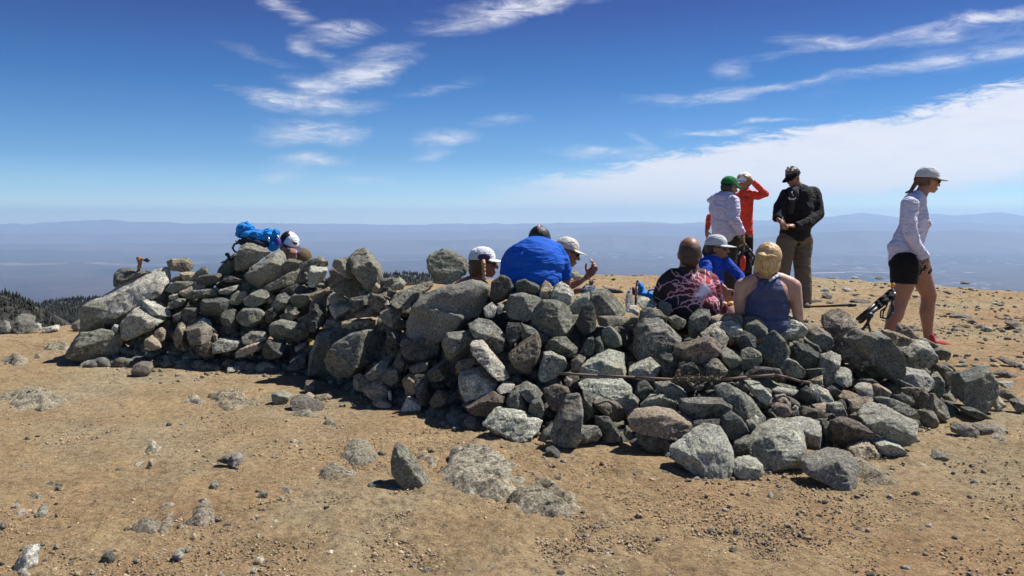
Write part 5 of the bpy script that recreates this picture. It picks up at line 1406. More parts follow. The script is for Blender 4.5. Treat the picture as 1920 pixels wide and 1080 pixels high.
# ---- seated on the right side of the windbreak ----------------------
def bald_man():
    f = Fig(1210, 420, 5.684, 5.75); p = f.pt; r = f.r; k = .15
    R = frame(8, 6); hc = p(472, 312)
    body = head_parts(hc, R, 1.0) + [chain((p(470, 380, .0), r(96)), (p(462, 470, 0), r(100)), (p(455, 540, 0), r(120))), chain((p(260, 640), r(60)), (p(640, 640), r(60))), ell(p(455, 760), (r(240), .09, r(230))), ell(p(450, 980), (r(230), .10, r(170)))]
    legs, feet = seated_legs(p(320, 1130), p(590, 1130), 5, .1); body += legs
    body += [chain((p(210, 680, .0), r(60)), (p(165, 900, .05), r(54)), (p(230, 1080, .28), r(45))), chain((p(700, 680), r(60)), (p(750, 900, .03), r(58)), (p(700, 1080, .28), r(45)))] + hand(p(250, 1090, .3), (.3, 1, 0), (0, 0, -1), 1, 30) + hand(p(680, 1090, .3), (-.3, 1, 0), (0, 0, -1), -1, 30)
    bx = p(455, 1000)[0]
    o = person('person', 'balding man with cropped dark hair in a black T-shirt printed with pink and white lightning', SK4, body, (bx, 5.75, gz(bx, 5.75)), vox=.009, sm=4)
    hair = [ell(hc + R @ np.array([0, -.02, .012]), (.0795, .093, .083), R), ell(hc + R @ np.array([0, -.03, -.045]), (.068, .068, .055), R)]
    blend('hair', hair, M_BUZZ, o, vox=.005, sm=2, keep=lambda V: ((V - hc) @ R)[:, 2] < .082 - .35 * np.maximum(((V - hc) @ R)[:, 1] + .03, -.02))
    sh = [chain((p(465, 478), r(98)), (p(462, 520), r(120))), chain((p(235, 600), r(88)), (p(300, 560), r(90)), (p(600, 560), r(90)), (p(690, 610), r(92))), ell(p(455, 700), (r(318), .135, r(215))), ell(p(460, 860), (r(335), .15, r(230))), ell(p(455, 1010), (r(300), .15, r(180))),
          chain((p(215, 640), r(96)), (p(165, 760), r(88)), (p(160, 860, .03), r(78)), flat_end=True), chain((p(705, 650), r(96)), (p(742, 780), r(80)), (p(748, 900, .02), r(72)), flat_end=True)]
    rg = np.random.default_rng(4); c0 = np.array([632., 700.]); segs = []
    trunks = [[(632, 700), (600, 650), (550, 590), (520, 540), (500, 490)], [(632, 700), (640, 640), (620, 590), (566, 560), (562, 490)], [(632, 700), (700, 640), (712, 590), (670, 520)], [(632, 700), (560, 640), (490, 625), (400, 630), (330, 595), (250, 620), (170, 660), (140, 710)],
              [(600, 720), (540, 690), (450, 690), (380, 710), (270, 720), (230, 790), (170, 820)], [(600, 760), (520, 770), (420, 750), (340, 760), (260, 775)], [(600, 780), (560, 830), (500, 850), (440, 885), (360, 885), (300, 910), (290, 940)], [(610, 780), (600, 840), (595, 900)],
              [(680, 700), (740, 720), (770, 790), (790, 860)], [(690, 680), (760, 660), (790, 620)], [(680, 790), (720, 850), (740, 920), (770, 960)], [(480, 620), (430, 600), (380, 560), (330, 560)], [(450, 690), (400, 660), (330, 650), (290, 640)], [(700, 800), (760, 830), (790, 920)], [(560, 800), (480, 810), (410, 830), (380, 860)], [(420, 560), (470, 530), (540, 550)]]
    for tr in trunks:
        for i, (a, b) in enumerate(zip(tr, tr[1:])):
            a = np.array(a, float); b = np.array(b, float); w = 5.0 - .7 * i
            n = 4; q = [a + (b - a) * t + (rg.normal(size=2) * 7 if 0 < t < 1 else 0) for t in np.linspace(0, 1, n + 1)]
            for u, v in zip(q, q[1:]): segs.append((u, v, max(w, 2.6)))
            if rg.random() < .75:
                e = b + rg.normal(size=2) * 55; m_ = (b + e) / 2 + rg.normal(size=2) * 14; segs += [(b, m_, 2.6), (m_, e, 2.0)]
    for _ in range(26):
        a_ = rg.uniform(0, 6.28); l = rg.uniform(70, 200); u = c0 + rg.normal(size=2) * 25; e = u + l * np.array([math.cos(a_), math.sin(a_)]); m_ = (u + e) / 2 + rg.normal(size=2) * 16; segs += [(u, m_, 4.2), (m_, e, 2.4)]
    def paint(V):
        back = V[:, 1] < 5.75 + .05
        q = f.px(V); d = np.full(len(V), 1e9)
        for a, b, w in segs:
            ab = b - a; t = np.clip(((q - a) @ ab) / (ab @ ab), 0, 1); dist = np.linalg.norm(q - a - t[:, None] * ab, axis=1) / w; d = np.minimum(d, dist)
        core = np.exp(-(np.linalg.norm((q - c0) / [60, 62], axis=1)) ** 2 * 1.0) + .9 * np.exp(-(np.linalg.norm((q - [560, 755]) / [50, 26], axis=1)) ** 2)
        glow = np.exp(-np.linalg.norm((q - [665, 650]) / [125, 110], axis=1) ** 2 * .9) + .5 * np.exp(-np.linalg.norm((q - [720, 790]) / [80, 90], axis=1) ** 2) + .08 * np.exp(-np.linalg.norm((q - [430, 690]) / [180, 60], axis=1) ** 2)
        C = np.array([.012, .010, .012]) + np.outer(glow, [.5, .015, .02])
        halo = np.exp(-(d / 2.4) ** 2) * .4; C = C * (1 - halo[:, None]) + np.outer(halo, [.55, .10, .20])
        line = np.exp(-(d / 1.05) ** 2.5); C = C * (1 - line[:, None]) + np.outer(line, [.80, .52, .62])
        cc = np.clip(core * 1.5 - .25, 0, 1); C = C * (1 - cc[:, None]) + np.outer(cc, [.75, .72, .92])
        return np.where(back[:, None], C, np.array([.012, .010, .012]))
    m, nt, b, out = mat('lightning_print'); at = N(nt, 'ShaderNodeAttribute', attribute_name='tint'); L(nt, at.outputs['Color'], b.inputs['Base Color']); b.inputs['Roughness'].default_value = .8
    tcn = N(nt, 'ShaderNodeTexCoord'); L(nt, bump(nt, noise(nt, tcn.outputs['Object'], 12, 3, .5).outputs[0], .5, .02), b.inputs['Normal'])
    blend('tee_shirt', sh, m, o, vox=.0042, sm=7, folds=.005, fs=8, colorf=paint)
def blue_jacket_woman():
    f = Fig(1210, 420, 5.684, 7.6); p = f.pt; r = f.r
    R = frame(112, 4, 0); hc = p(762, 255)
    body = head_parts(hc, R, .98) + [chain((p(735, 330), r(62)), (p(715, 400), r(72))), chain((p(715, 440), r(80)), (p(700, 620), r(85)), (p(690, 820), r(95)))]
    legs, feet = seated_legs(p(620, 900, .05), p(790, 900, .05), 100, .12, r=.065); body += legs
    body += [cone(p(800, 650, -.32), p(848, 690, -.34), r(30), r(27))] + hand(p(842, 682, -.34), (.35, -.1, -.9), (.2, .9, 0), 1, 35)
    body += [chain((p(1010, 560, -.1), r(40)), (p(1000, 700, -.2), r(30)))] + hand(p(1000, 700, -.2), (-.3, -.3, -.9), (-1, 0, 0), 1, 40)
    bx = p(700, 1000)[0]
    o = person('person', 'woman in a cobalt blue half-zip and pale grey cap with sunglasses, seated facing right', SK4, body, (bx, 7.6, gz(bx, 7.6)), vox=.0075, sm=3)
    sh = [chain((p(725, 372), r(78)), (p(715, 420), r(110)), (p(712, 480), r(128)), (p(705, 600), r(128)), (p(698, 760), r(135)), (p(698, 860), r(135))), chain((p(640, 430), r(72)), (p(840, 425), r(72))),
          chain((p(865, 420, -.03), r(66)), (p(940, 490, -.06), r(56)), (p(1012, 560, -.1), r(50)), (p(1005, 690, -.18), r(38)), flat_end=True), chain((p(640, 450, -.12), r(68)), (p(655, 560, -.2), r(58)), (p(690, 640, -.27), r(52)), (p(815, 655, -.33), r(42)), flat_end=True)]
    blend('half_zip_top', sh, M_COBALT, o, vox=.007, sm=4, folds=.014, fs=10)
    zp = [p(x, y, dy) for x, y, dy in ((730, 400, -.095), (728, 450, -.115), (724, 520, -.118))]
    V, F = tri_join([cone(a, b, .003, .003, n=6) for a, b in zip(zp, zp[1:])]); link('zip', new_mesh('zip', V, F), M_NAVY, o)
    blend('hair', [ell(hc + R @ np.array([0, -.028, .0]), (.08, .084, .085), R), chain((hc + R @ np.array([-.02, -.1, .01]), .022), (p(628, 300, .05), .024), (p(640, 350, .05), .015))], M_HAIRK, o, vox=.006, sm=2, folds=.003, fs=40)
    cap(o, hc, R, M_PALE, s=1.0, brim=.085); shades(o, hc, R, .98)
def blonde_woman():
    f = Fig(1210, 420, 5.684, 5.6); p = f.pt; r = f.r
    R = frame(14, 10); hc = p(1310, 385)
    body = head_parts(hc, R, .96) + [chain((p(1318, 460), r(74)), (p(1318, 560), r(82))), chain((p(1080, 640), r(78)), (p(1200, 590), r(75)), (p(1430, 590), r(75)), (p(1540, 640), r(82))), ell(p(1300, 740), (r(250), .11, r(190))), ell(p(1290, 900), (r(235), .12, r(220))), ell(p(1290, 1070), (r(255), .14, r(160)))]
    body += [chain((p(1035, 660), r(80)), (p(1000, 780), r(68)), (p(1010, 930, .02), r(58)), (p(1120, 1050, .22), r(42))), chain((p(1575, 670), r(88)), (p(1600, 800), r(74)), (p(1622, 930), r(60)), (p(1635, 1060, .02), r(50)), (p(1560, 1160, .15), r(38)))]
    body += hand(p(1130, 1060, .25), (.4, 1, -.2), (0, 0, -1), 1, 30) + hand(p(1550, 1170, .17), (-.4, 1, -.2), (0, 0, -1), -1, 30)
    legs, feet = seated_legs(p(1180, 1150), p(1410, 1150), 355, .1); body += legs
    bx = p(1300, 1000)[0]
    o = person('person', 'blonde woman with pinned-up hair in a slate blue racerback tank, seen from behind', SK2, body, (bx, 5.6, gz(bx, 5.6)), vox=.007, sm=4)
    poly = np.array([(1150, 520), (1235, 575), (1330, 590), (1395, 560), (1440, 560), (1452, 630), (1500, 740), (1545, 850), (1560, 1300), (1010, 1300), (1020, 830), (1100, 745), (1180, 680), (1196, 600)], float)
    def keep(V):
        q = f.px(V); x, y = q[:, 0], q[:, 1]; ins = np.zeros(len(V), bool); j = len(poly) - 1
        for i in range(len(poly)):
            c = ((poly[i, 1] > y) != (poly[j, 1] > y)) & (x < (poly[j, 0] - poly[i, 0]) * (y - poly[i, 1]) / (poly[j, 1] - poly[i, 1] + 1e-9) + poly[i, 0]); ins ^= c; j = i
        return ins | ((V[:, 1] > 5.6) & (y > 640) & (x > 1090) & (x < 1500))
    g = 1.03
    tk = [chain((p(1200, 590), r(82)), (p(1430, 590), r(82))), chain((p(1318, 560), r(90)), (p(1318, 600), r(90))), ell(p(1300, 740), (r(258), .122, r(196))), ell(p(1290, 900), (r(246), .132, r(228))), ell(p(1290, 1070), (r(266), .15, r(168)))]
    blend('tank_top', tk, M_NAVY, o, vox=.005, sm=4, folds=.004, fs=9, keep=keep)
    V, F = tri_join([chain(*[(p(x, y, dy), r(14)) for x, y, dy in ((1330, 600, -.115), (1372, 570, -.10), (1405, 550, -.07), (1420, 530, -.02))])]); link('pale_strap', new_mesh('pale_strap', V, F), M_PALE, o)
    hair = [ell(hc + R @ np.array([0, -.02, .025]), (.088, .106, .096), R), ell(hc + R @ np.array([-.01, -.04, -.02]), (.08, .08, .095), R), ell(p(1240, 350, -.10), (r(52), .045, r(50))), chain((p(1215, 400, -.05), r(55)), (p(1190, 480, -.03), r(36)), (p(1160, 520, 0), r(16))),
            chain((p(1390, 380, -.05), r(50)), (p(1400, 460, -.04), r(40)), (p(1380, 530, -.02), r(22))), chain((p(1290, 450, -.05), r(85)), (p(1300, 530, -.04), r(60)))]
    blend('hair', hair, M_HAIRY, o, vox=.0042, sm=4, folds=.006, fs=22, fdir=(2.4, 2.4, .35))
    blend('hair_twist', [chain((p(1225, 330, -.13), r(13)), (p(1270, 345, -.145), r(15)), (p(1340, 335, -.14), r(13)), (p(1400, 350, -.12), r(11))), chain((p(1230, 375, -.13), r(11)), (p(1290, 385, -.145), r(12)), (p(1360, 375, -.14), r(10)))], M_HAIRY, o, vox=.004, sm=2)
    V, F = ell(p(1418, 385, -.02), (r(14), .012, r(30))); link('hair_clip', new_mesh('hair_clip', V, F), M_PALE, o)
bald_man(); blue_jacket_woman(); blonde_woman()

# ---- seated in the middle -------------------------------------------
def braid_woman():
    f = Fig(840, 420, 6.0, 6.35); p = f.pt; r = f.r
    R = frame(84, 4); hc = p(395, 440)
    body = head_parts(hc, R, 1.0) + [chain((p(345, 540), r(64)), (p(300, 640), r(75))), chain((p(150, 700, .02), r(80)), (p(250, 680), r(100)), (p(380, 700), r(80))), chain((p(250, 780), r(150)), (p(240, 1100), r(160)))]
    body += [chain((p(110, 730, -.02), r(68)), (p(110, 950, -.1), r(52)), (p(330, 1020, -.2), r(38)))] + hand(p(335, 1020, -.2), (1, 0, 0), (0, 0, -1), 1, 30) + [chain((p(420, 720, .1), r(60)), (p(470, 950, .1), r(48)))]
    legs, feet = seated_legs(p(220, 1180, -.08), p(300, 1180, .08), 88, .1); body += legs
    bx = p(250, 1200)[0]
    o = person('person', 'woman with a blonde braid in a white running cap and blue tank top, facing right', SK4, body, (bx, 6.35, gz(bx, 6.35)), vox=.008, sm=4)
    blend('tank_top', [chain((p(240, 790), r(158)), (p(240, 1120), r(170))), chain((p(120, 700, .02), r(60)), (p(220, 640, .0), r(50)), (p(280, 625, .03), r(50)))], M_STRAPB, o, vox=.008, sm=3, folds=.004)
    hair = [ell(hc + R @ np.array([0, -.03, -.01]), (.083, .085, .095), R), ell(hc + R @ np.array([0, -.055, -.06]), (.07, .055, .06), R)]
    blend('hair', hair, M_HAIRB, o, vox=.006, sm=2, folds=.004, fs=30)
    br = [(p(398, 420, -.12), .016)] + [(p(400 + 4 * (i % 2) + i * 1.5, 445 + i * 22, -.135 + .004 * i), .0145 - .0006 * i - .003 * (i % 2)) for i in range(9)]
    blend('braid', [chain(*br)] + [ell(p(397 + 5 * (i % 2 * 2 - 1) + i * 1.5, 455 + i * 22, -.137), (.013, .012, .012)) for i in range(8)], M_HAIRY, o, vox=.004, sm=1, folds=.002, fs=80)
    cap(o, hc, R, M_WHITE, s=1.02, brim=.08)
    cap_side = ell(p(404, 375, -.078), (r(72), .02, r(44))); V, F = cap_side; me = new_mesh('cap_panel', V, F); smooth(me); link('cap_panel', me, M_PLUM, o)
    shades(o, hc, R, 1.0)
def blue_shirt_man():
    f = Fig(840, 420, 6.0, 5.95); p = f.pt; r = f.r
    R = frame(10, 42); hc = p(1030, 196, .18)
    body = head_parts(hc, R, .98) + [chain((p(1020, 230, .12), r(70)), (p(1000, 300, .03), r(80))), ell(p(985, 420), (r(220), .12, r(180))), ell(p(950, 620), (r(230), .14, r(230)))]
    body += [chain((p(1250, 380, .05), r(58)), (p(1320, 600, .1), r(58)), (p(1330, 680, .12), r(54)), (p(1250, 830, .35), r(42)))] + hand(p(1240, 840, .37), (-.3, 1, 0), (0, 0, -1), -1, 40) + [chain((p(740, 400, .05), r(58)), (p(650, 620, .12), r(54)), (p(720, 800, .35), r(42)))] + hand(p(730, 810, .37), (.3, 1, 0), (0, 0, -1), 1, 40)
    legs, feet = seated_legs(p(820, 900), p(1090, 900), 5, .1, r=.09); body += legs
    bx = p(960, 1000)[0]
    o = person('person', 'broad-backed person in a royal blue T-shirt hunched forward, dark hair tied up', SK4, body, (bx, 5.95, gz(bx, 5.95)), vox=.009, sm=4)
    sh = [ell(p(1000, 310, .04), (r(270), .17, r(175))), ell(p(975, 430), (r(335), .2, r(275))), ell(p(945, 600, -.01), (r(335), .22, r(270))), ell(p(950, 760, 0), (r(320), .22, r(200))), chain((p(1025, 240, .1), r(105)), (p(1010, 290, .06), r(150))),
          chain((p(770, 310, .04), r(96)), (p(695, 430, .06), r(94)), (p(668, 570, .08), r(84)), flat_end=True), chain((p(1200, 300, .04), r(100)), (p(1268, 400, .05), r(92)), (p(1304, 520, .06), r(86)), (p(1318, 618, .08), r(82)), flat_end=True)]
    blend('tee_shirt', sh, M_BLUE, o, vox=.007, sm=6, folds=.015, fs=6.5, fdir=(.55, 1, 1.9))
    hair = [ell(hc + R @ np.array([0, -.02, .015]), (.084, .1, .09), R), ell(hc + R @ np.array([0, -.09, .03]), (.035, .03, .035), R)]
    blend('hair', hair, M_HAIRK, o, vox=.006, sm=2, folds=.004, fs=34)
    V, F = ell(hc + R @ np.array([.0, -.122, .035]), (.012, .008, .022), R); link('hair_tie', new_mesh('hair_tie', V, F), plain('pink_hair_tie', (.55, .3, .25)), o)
def beige_cap_person():
    f = Fig(840, 420, 6.0, 6.6); p = f.pt; r = f.r
    R = frame(80, 16); hc = p(1338, 318)
    body = head_parts(hc, R, .98) + [chain((p(1300, 400), r(60)), (p(1245, 500), r(75))), chain((p(1215, 600), r(80)), (p(1190, 780), r(90)), (p(1180, 1000), r(100)))]
    body += [chain((p(1290, 560, -.02), r(56)), (p(1375, 700, -.08), r(44)), (p(1470, 655, -.1), r(38)), (p(1560, 600, -.1), r(25)))] + hand(p(1565, 597, -.1), p(1625, 525, -.1) - p(1565, 597, -.1), (-.6, -.6, .3), -1, 72, 1.05)
    body += [chain((p(1290, 700, .1), r(50)), (p(1380, 790, 0), r(40)), (p(1440, 755, -.05), r(27)))] + hand(p(1440, 755, -.05), (1, 0, .25), (0, 0, 1), 1, 38)
    legs, feet = seated_legs(p(1150, 1080, -.08), p(1220, 1080, .08), 80, .12); body += legs
    bx = p(1200, 1100)[0]
    o = person('person', 'person in a beige cap and sunglasses in profile, raising a hand beside the blue shirt', SK4, body, (bx, 6.6, gz(bx, 6.6)), vox=.0065, sm=3)
    blend('shirt', [chain((p(1240, 520), r(82)), (p(1212, 600), r(130)), (p(1190, 780), r(140)), (p(1180, 1010), r(150))), chain((p(1285, 570, -.02), r(64)), (p(1330, 640, -.05), r(54)), flat_end=True)], M_COBALT, o, vox=.009, sm=3, folds=.006)
    blend('hair', [ell(hc + R @ np.array([0, -.03, .0]), (.079, .08, .082), R)], M_HAIRG, o, vox=.007, sm=2)
    cap(o, hc, R, M_CREAM, s=.98, brim=.075); shades(o, hc, R, .98)
braid_woman(); blue_shirt_man(); beige_cap_person()

# ---- two heads at the far left of the windbreak ----------------------
def trucker_cap_person():
    f = Fig(400, 400, 8.31, 7.95); p = f.pt; r = f.r
    R = frame(140, 30, 6); hc = p(1178, 500)
    body = head_parts(hc, R, 1.0) + [chain((p(1130, 590), r(80)), (p(1090, 730), r(95))), chain((p(1010, 790), r(100)), (p(1180, 790), r(95))), chain((p(1090, 900), r(200)), (p(1090, 1300), r(200)))]
    body += [chain((p(1200, 800, -.1), r(60)), (p(1235, 760, -.15), r(42)))] + hand(p(1235, 760, -.15), (.1, -.1, 1), (0, 1, 0), 1, 70)
    body += [chain((p(970, 830), r(80)), (p(960, 1100, -.1), r(60)))]
    legs, feet = seated_legs(p(1000, 1450), p(1180, 1450), 150, .1); body += legs
    bx = p(1090, 1400)[0]
    o = person('person', 'person in a white-front trucker cap bent forward beside the blue backpack', SK1, body, (bx, 7.95, gz(bx, 7.95)), vox=.008, sm=3)
    blend('blue_top', [chain((p(1000, 790), r(112)), (p(1100, 745), r(90)), (p(1185, 800), r(100))), chain((p(1090, 900), r(215)), (p(1090, 1320), r(215)))], M_SKY, o, vox=.009, sm=3, folds=.005)
    c = cap(o, hc, R, M_WHITE, M_PLUM, s=1.05, brim=.08, under=M_BLKM, badge=(M_BLACK, .0, .078, .026, .012))
    blend('hair', [ell(hc + R @ np.array([0, -.03, -.01]), (.08, .082, .088), R)], M_HAIRB, o, vox=.007, sm=2)
    eyes(o, hc, R)
def olive_hat_person():
    f = Fig(400, 400, 8.31, 8.3); p = f.pt; r = f.r
    R = frame(20, 12); hc = p(1385, 740)
    body = head_parts(hc, R, .98) + [chain((p(1385, 840), r(75)), (p(1385, 960), r(100))), chain((p(1270, 1000), r(95)), (p(1500, 1000), r(95))), chain((p(1385, 1080), r(210)), (p(1385, 1500), r(200)))]
    legs, feet = seated_legs(p(1300, 1600), p(1470, 1600), 10, .1); body += legs
    bx = p(1385, 1500)[0]
    o = person('person', 'person almost hidden by the wall, only a round olive-brown hat showing', SK3, body, (bx, 8.3, gz(bx, 8.3)), vox=.01, sm=3)
    blend('hat', [ell(hc + R @ np.array([0, -.005, .035]), (.092, .108, .098), R)], M_OLIVE, o, vox=.006, sm=2, folds=.003, fs=20)
    blend('jacket', [chain((p(1265, 1010), r(105)), (p(1505, 1010), r(105))), chain((p(1385, 1080), r(225)), (p(1385, 1520), r(215)))], M_DKTR, o, vox=.01, sm=3)
trucker_cap_person(); olive_hat_person()
# ------------------------------------------------------------------ packs, poles and small things
def thing(name, label, cat, base, group=None):
    o = bpy.data.objects.new(name, None); COL.objects.link(o); o.empty_display_size = .05; tag(o, label, cat, group); o['fix_base'] = [float(x) for x in base]; return o
def tubes(name, runs, m, parent, n=10):
    V, F = tri_join([chain(*[(q, rr) for q, rr in run]) if len(run) > 2 else cone(run[0][0], run[1][0], run[0][1], run[1][1], n=n) for run in runs]); me = new_mesh(name, V, F); smooth(me); return link(name, me, m, parent)

def blue_backpack():
    f = Fig(400, 400, 8.31, 7.75); p = f.pt; r = f.r
    t = thing('backpack', 'crumpled sky-blue backpack with dark straps lying on top of the wall', 'backpack', p(700, 480))
    body = [ell(p(720, 350), (r(210), .12, r(95)), frame(0, 0, -8)), ell(p(560, 330), (r(130), .12, r(85))), ell(p(900, 320), (r(115), .10, r(75)), frame(0, 0, -25)), ell(p(940, 500), (r(85), .09, r(105)), frame(0, 0, -25)), ell(p(985, 300, -.02), (r(50), .06, r(60)))]
    blend('pack_body', body, M_SKY, t, vox=.006, sm=2, folds=.03, fs=13)
    blend('lid', [ell(p(480, 250), (r(112), .1, r(108)), frame(0, 0, 25)), ell(p(440, 320), (r(75), .09, r(60))), ell(p(570, 235), (r(75), .09, r(60))), ell(p(525, 165), (r(40), .05, r(40)))], M_SKY, t, vox=.006, sm=2, folds=.03, fs=14)
    blend('back_panel', [ell(p(660, 440, -.06), (r(230), .09, r(72)), frame(0, 0, -16)), ell(p(500, 450, -.03), (r(110), .08, r(60)))], cloth('dark_navy_panel', (.012, .02, .05)), t, vox=.008, sm=3, folds=.004)
    tubes('strap', [[(p(400, 460, -.05), .008), (p(330, 480, -.05), .009), (p(300, 540, -.05), .009), (p(330, 590, -.04), .008), (p(370, 610, -.02), .008)]], M_BLKP, t)
    tubes('strap', [[(p(345, 430, -.05), .005), (p(365, 450, -.05), .006), (p(410, 405, -.05), .005)]], M_BLKP, t)
    tubes('buckle', [[(p(1000, 350, -.06), .008), (p(1025, 400, -.06), .006)], [(p(860, 385, -.11), .01), (p(865, 430, -.11), .01)]], M_METAL, t)
    blend('purple_pouch', [ell(p(1010, 440, -.02), (r(42), .05, r(62)))], cloth('violet_nylon', (.09, .05, .35)), t, vox=.006, sm=2, folds=.005)
blue_backpack()

def red_pack():
    f = Fig(1300, 300, 3.857, 9.6); p = f.pt; r = f.r
    t = thing('day_pack', 'black and red day pack hanging from the hand of the green-capped person', 'backpack', p(380, 820))
    blend('pack_body', [ell(p(382, 745), (r(40), .09, r(75))), ell(p(390, 700), (r(30), .08, r(50)))], M_BLACK, t, vox=.008, sm=2, folds=.006)
    blend('red_pocket', [ell(p(360, 745, -.06), (r(20), .05, r(60)))], M_RED, t, vox=.007, sm=2, folds=.004)
    tubes('strap', [[(p(366, 600, -.02), .012), (p(400, 640, -.03), .014), (p(442, 700, -.02), .012), (p(430, 760, 0), .01)]], M_BLKP, t)
    tubes('buckle', [[(p(336, 668, -.1), .008), (p(330, 680, -.1), .008)]], M_METAL, t)
red_pack()

def trekking_bundle():
    f = Fig(1540, 520, 3.858, 6.75); p = f.pt; r = f.r
    for i, (x0, y0, x1, y1, d0, d1, lab) in enumerate(((265, 300, 515, 95, 0, .1, 'collapsed black trekking pole leaning with its grip up, uppermost of the pair'), (285, 320, 528, 120, -.06, .04, 'collapsed black trekking pole with hanging wrist loops, lower of the pair'))):
        t = thing('trekking_pole', lab, 'trekking pole', p(x0, y0, d0), 'black trekking poles propped on the right end of the wall')
        a = p(x0, y0, d0); b = p(x1, y1, d1)
        q = lambda s_: a + (b - a) * s_
        tubes('shaft', [[(a, .017), (q(.6), .019)]], M_BLKP, t)
        tubes('grip', [[(q(.5), .02), (q(.6), .024), (q(.8), .021), (q(.95), .024)]], M_BLACK, t)
        tubes('grip_top', [[(q(.95), .019), (q(1.0), .014)]], M_METAL, t)
        c = p(470 + 8 * i, 262 - 20 * i, .02); loop = [(b, .006), (p(512 + 8 * i, 170, .02), .006), (p(508 + 12 * i, 250, .0), .007), (p(470 + 10 * i, 300, .0), .007), (p(428 + 15 * i, 290, .0), .006), (p(430 + 20 * i, 245, .0), .006), (p(470, 215, .02), .006), (q(.85), .006)]
        tubes('wrist_strap', [loop], M_BLKP if i == 0 else cloth('teal_webbing', (.02, .09, .13)), t)
        tubes('lock', [[(q(.3), .013), (q(.36), .013)]], M_METAL if i else M_BLKP, t)
    t = thing('trekking_pole', 'single black pole with a round knob standing before the leaning pair', 'trekking pole', p(330, 360, -.1), 'black trekking poles propped on the right end of the wall')
    V, F = ell(p(352, 275, -.1), (.028, .026, .026)); me = new_mesh('knob', V, F); smooth(me); link('knob', me, M_BLKP, t)
    tubes('shaft', [[(p(350, 290, -.1), .016), (p(335, 330, -.1), .012), (p(300, 375, -.1), .01)], [(p(335, 330, -.1), .012), (p(352, 380, -.1), .01)]], M_BLKP, t)
    t = thing('strap_tag', 'small orange tag at the tip of the leaning trekking poles', 'tag', p(520, 70, .1))
    blend('tag_cloth', [ell(p(522, 55, .1), (r(14), .01, r(16)))], plain('orange_nylon', (.85, .33, .02)), t, vox=.003, sm=1)
    f2 = Fig(1480, 500, 4.3636, 6.55); p = f2.pt
    t = thing('wooden_staff', 'brown wooden hiking staff lying level on rocks left of the trekking poles', 'staff', p(330, 330))
    tubes('staff', [[(p(130, 328, .35), .008), (p(330, 322, .1), .0095), (p(535, 312, 0), .011)]], plain('dark_wood', (.09, .055, .035), .8, bumps=60), t)
    tubes('tip', [[(p(488, 318, .01), .013), (p(536, 314, -.01), .014)]], M_BLKP, t)
trekking_bundle()

def cork_pole():
    f = Fig(240, 480, 4.909, 7.5); p = f.pt
    t = thing('trekking_pole', 'trekking pole with cork grip and black strap poking above the wall', 'trekking pole', p(95, 200))
    tubes('shaft', [[(p(100, 110, 0), .011), (p(92, 360, .2), .008)]], M_BLKP, t)
    tubes('cork_grip', [[(p(102, 25), .021), (p(108, 50), .022), (p(112, 75), .017), (p(104, 100), .019)], [(p(88, 22), .014), (p(128, 28), .013)]], M_CORK, t)
    tubes('wrist_strap', [[(p(125, 28), .006), (p(150, 38), .008), (p(175, 30), .013), (p(186, 40), .014), (p(176, 48), .011), (p(150, 40), .007)]], M_BLKP, t)
    f = Fig(400, 400, 8.31, 7.5); p = f.pt
    t = thing('trekking_pole', 'black trekking pole handle jutting up beside the rock under the blue backpack', 'trekking pole', p(250, 760))
    tubes('grip', [[(p(300, 720), .014), (p(245, 680), .016), (p(225, 640), .017), (p(205, 640), .014)]], M_BLACK, t)
    tubes('strap', [[(p(245, 690), .008), (p(190, 745), .008), (p(122, 768), .006)]], M_BLKP, t)
    tubes('shaft', [[(p(290, 715), .009), (p(420, 900, .1), .008)]], M_BLKP, t)
cork_pole()

def metal_rod():
    def q(px, py):
        Y, t_ = wall_point(px, py); return P(px, py, Y - .17)
    pts = [(1043, 700), (1120, 704), (1190, 707.5), (1262, 711.5)]; pts2 = [(1352, 712), (1400, 707), (1452, 703), (1475, 707), (1500, 715), (1517, 717)]
    t = thing('metal_rod', 'long thin rusty metal rod with a bent right end lying across the rocks', 'metal rod', q(1280, 712))
    run = [(q(*a), .0075) for a in pts + [(1300, 713)] + pts2]
    # the rod is one straight bar with its right end bent: keep its depth smooth
    Ys = np.linspace(run[0][0][1], run[-1][0][1], len(run)) - .13
    run = [(P(a[0], a[1], y), .0075) for a, y in zip(pts + [(1300, 713)] + pts2, Ys)]
    tubes('rod', [run], M_RUST, t)
    rg = np.random.default_rng(3); parts = []
    for k in range(80):
        u = rg.random(); x = 1258 + 96 * u; y = 711 + rg.normal() * 3; Yc = np.interp(x, [1043, 1517], [Ys[0], Ys[-1]]) - .01
        a = P(x, y, Yc + rg.normal() * .012); an = rg.normal() * .5 + (1.2 if rg.random() < .3 else 0); l = rg.uniform(6, 18)
        b = P(x + l * math.cos(an), y - l * math.sin(an) * .8, Yc + rg.normal() * .02); m_ = (a + b) / 2 + rg.normal(size=3) * .006
        parts.append(chain((a, .0028), (m_, .0026), (b, .0012)))
    for k in range(26):
        x = 1262 + 88 * k / 25; Yc = np.interp(x, [1043, 1517], [Ys[0], Ys[-1]]); parts.append(ell(P(x, 712 + 2 * math.sin(k * 1.7), Yc - .005), (.014, .013, .009 + .006 * abs(math.sin(k)))))
    parts.append(chain((P(1275, 708, Ys[3] - .01), .006), (P(1270, 698, Ys[3] - .01), .009), (P(1274, 694, Ys[3] - .01), .006))); parts.append(chain((P(1348, 708, Ys[5] - .01), .005), (P(1351, 695, Ys[5] - .01), .003)))
    V, F = tri_join(parts); me = new_mesh('dry_twigs', V, F); link('dry_twigs', me, M_DRY, t)
metal_rod()

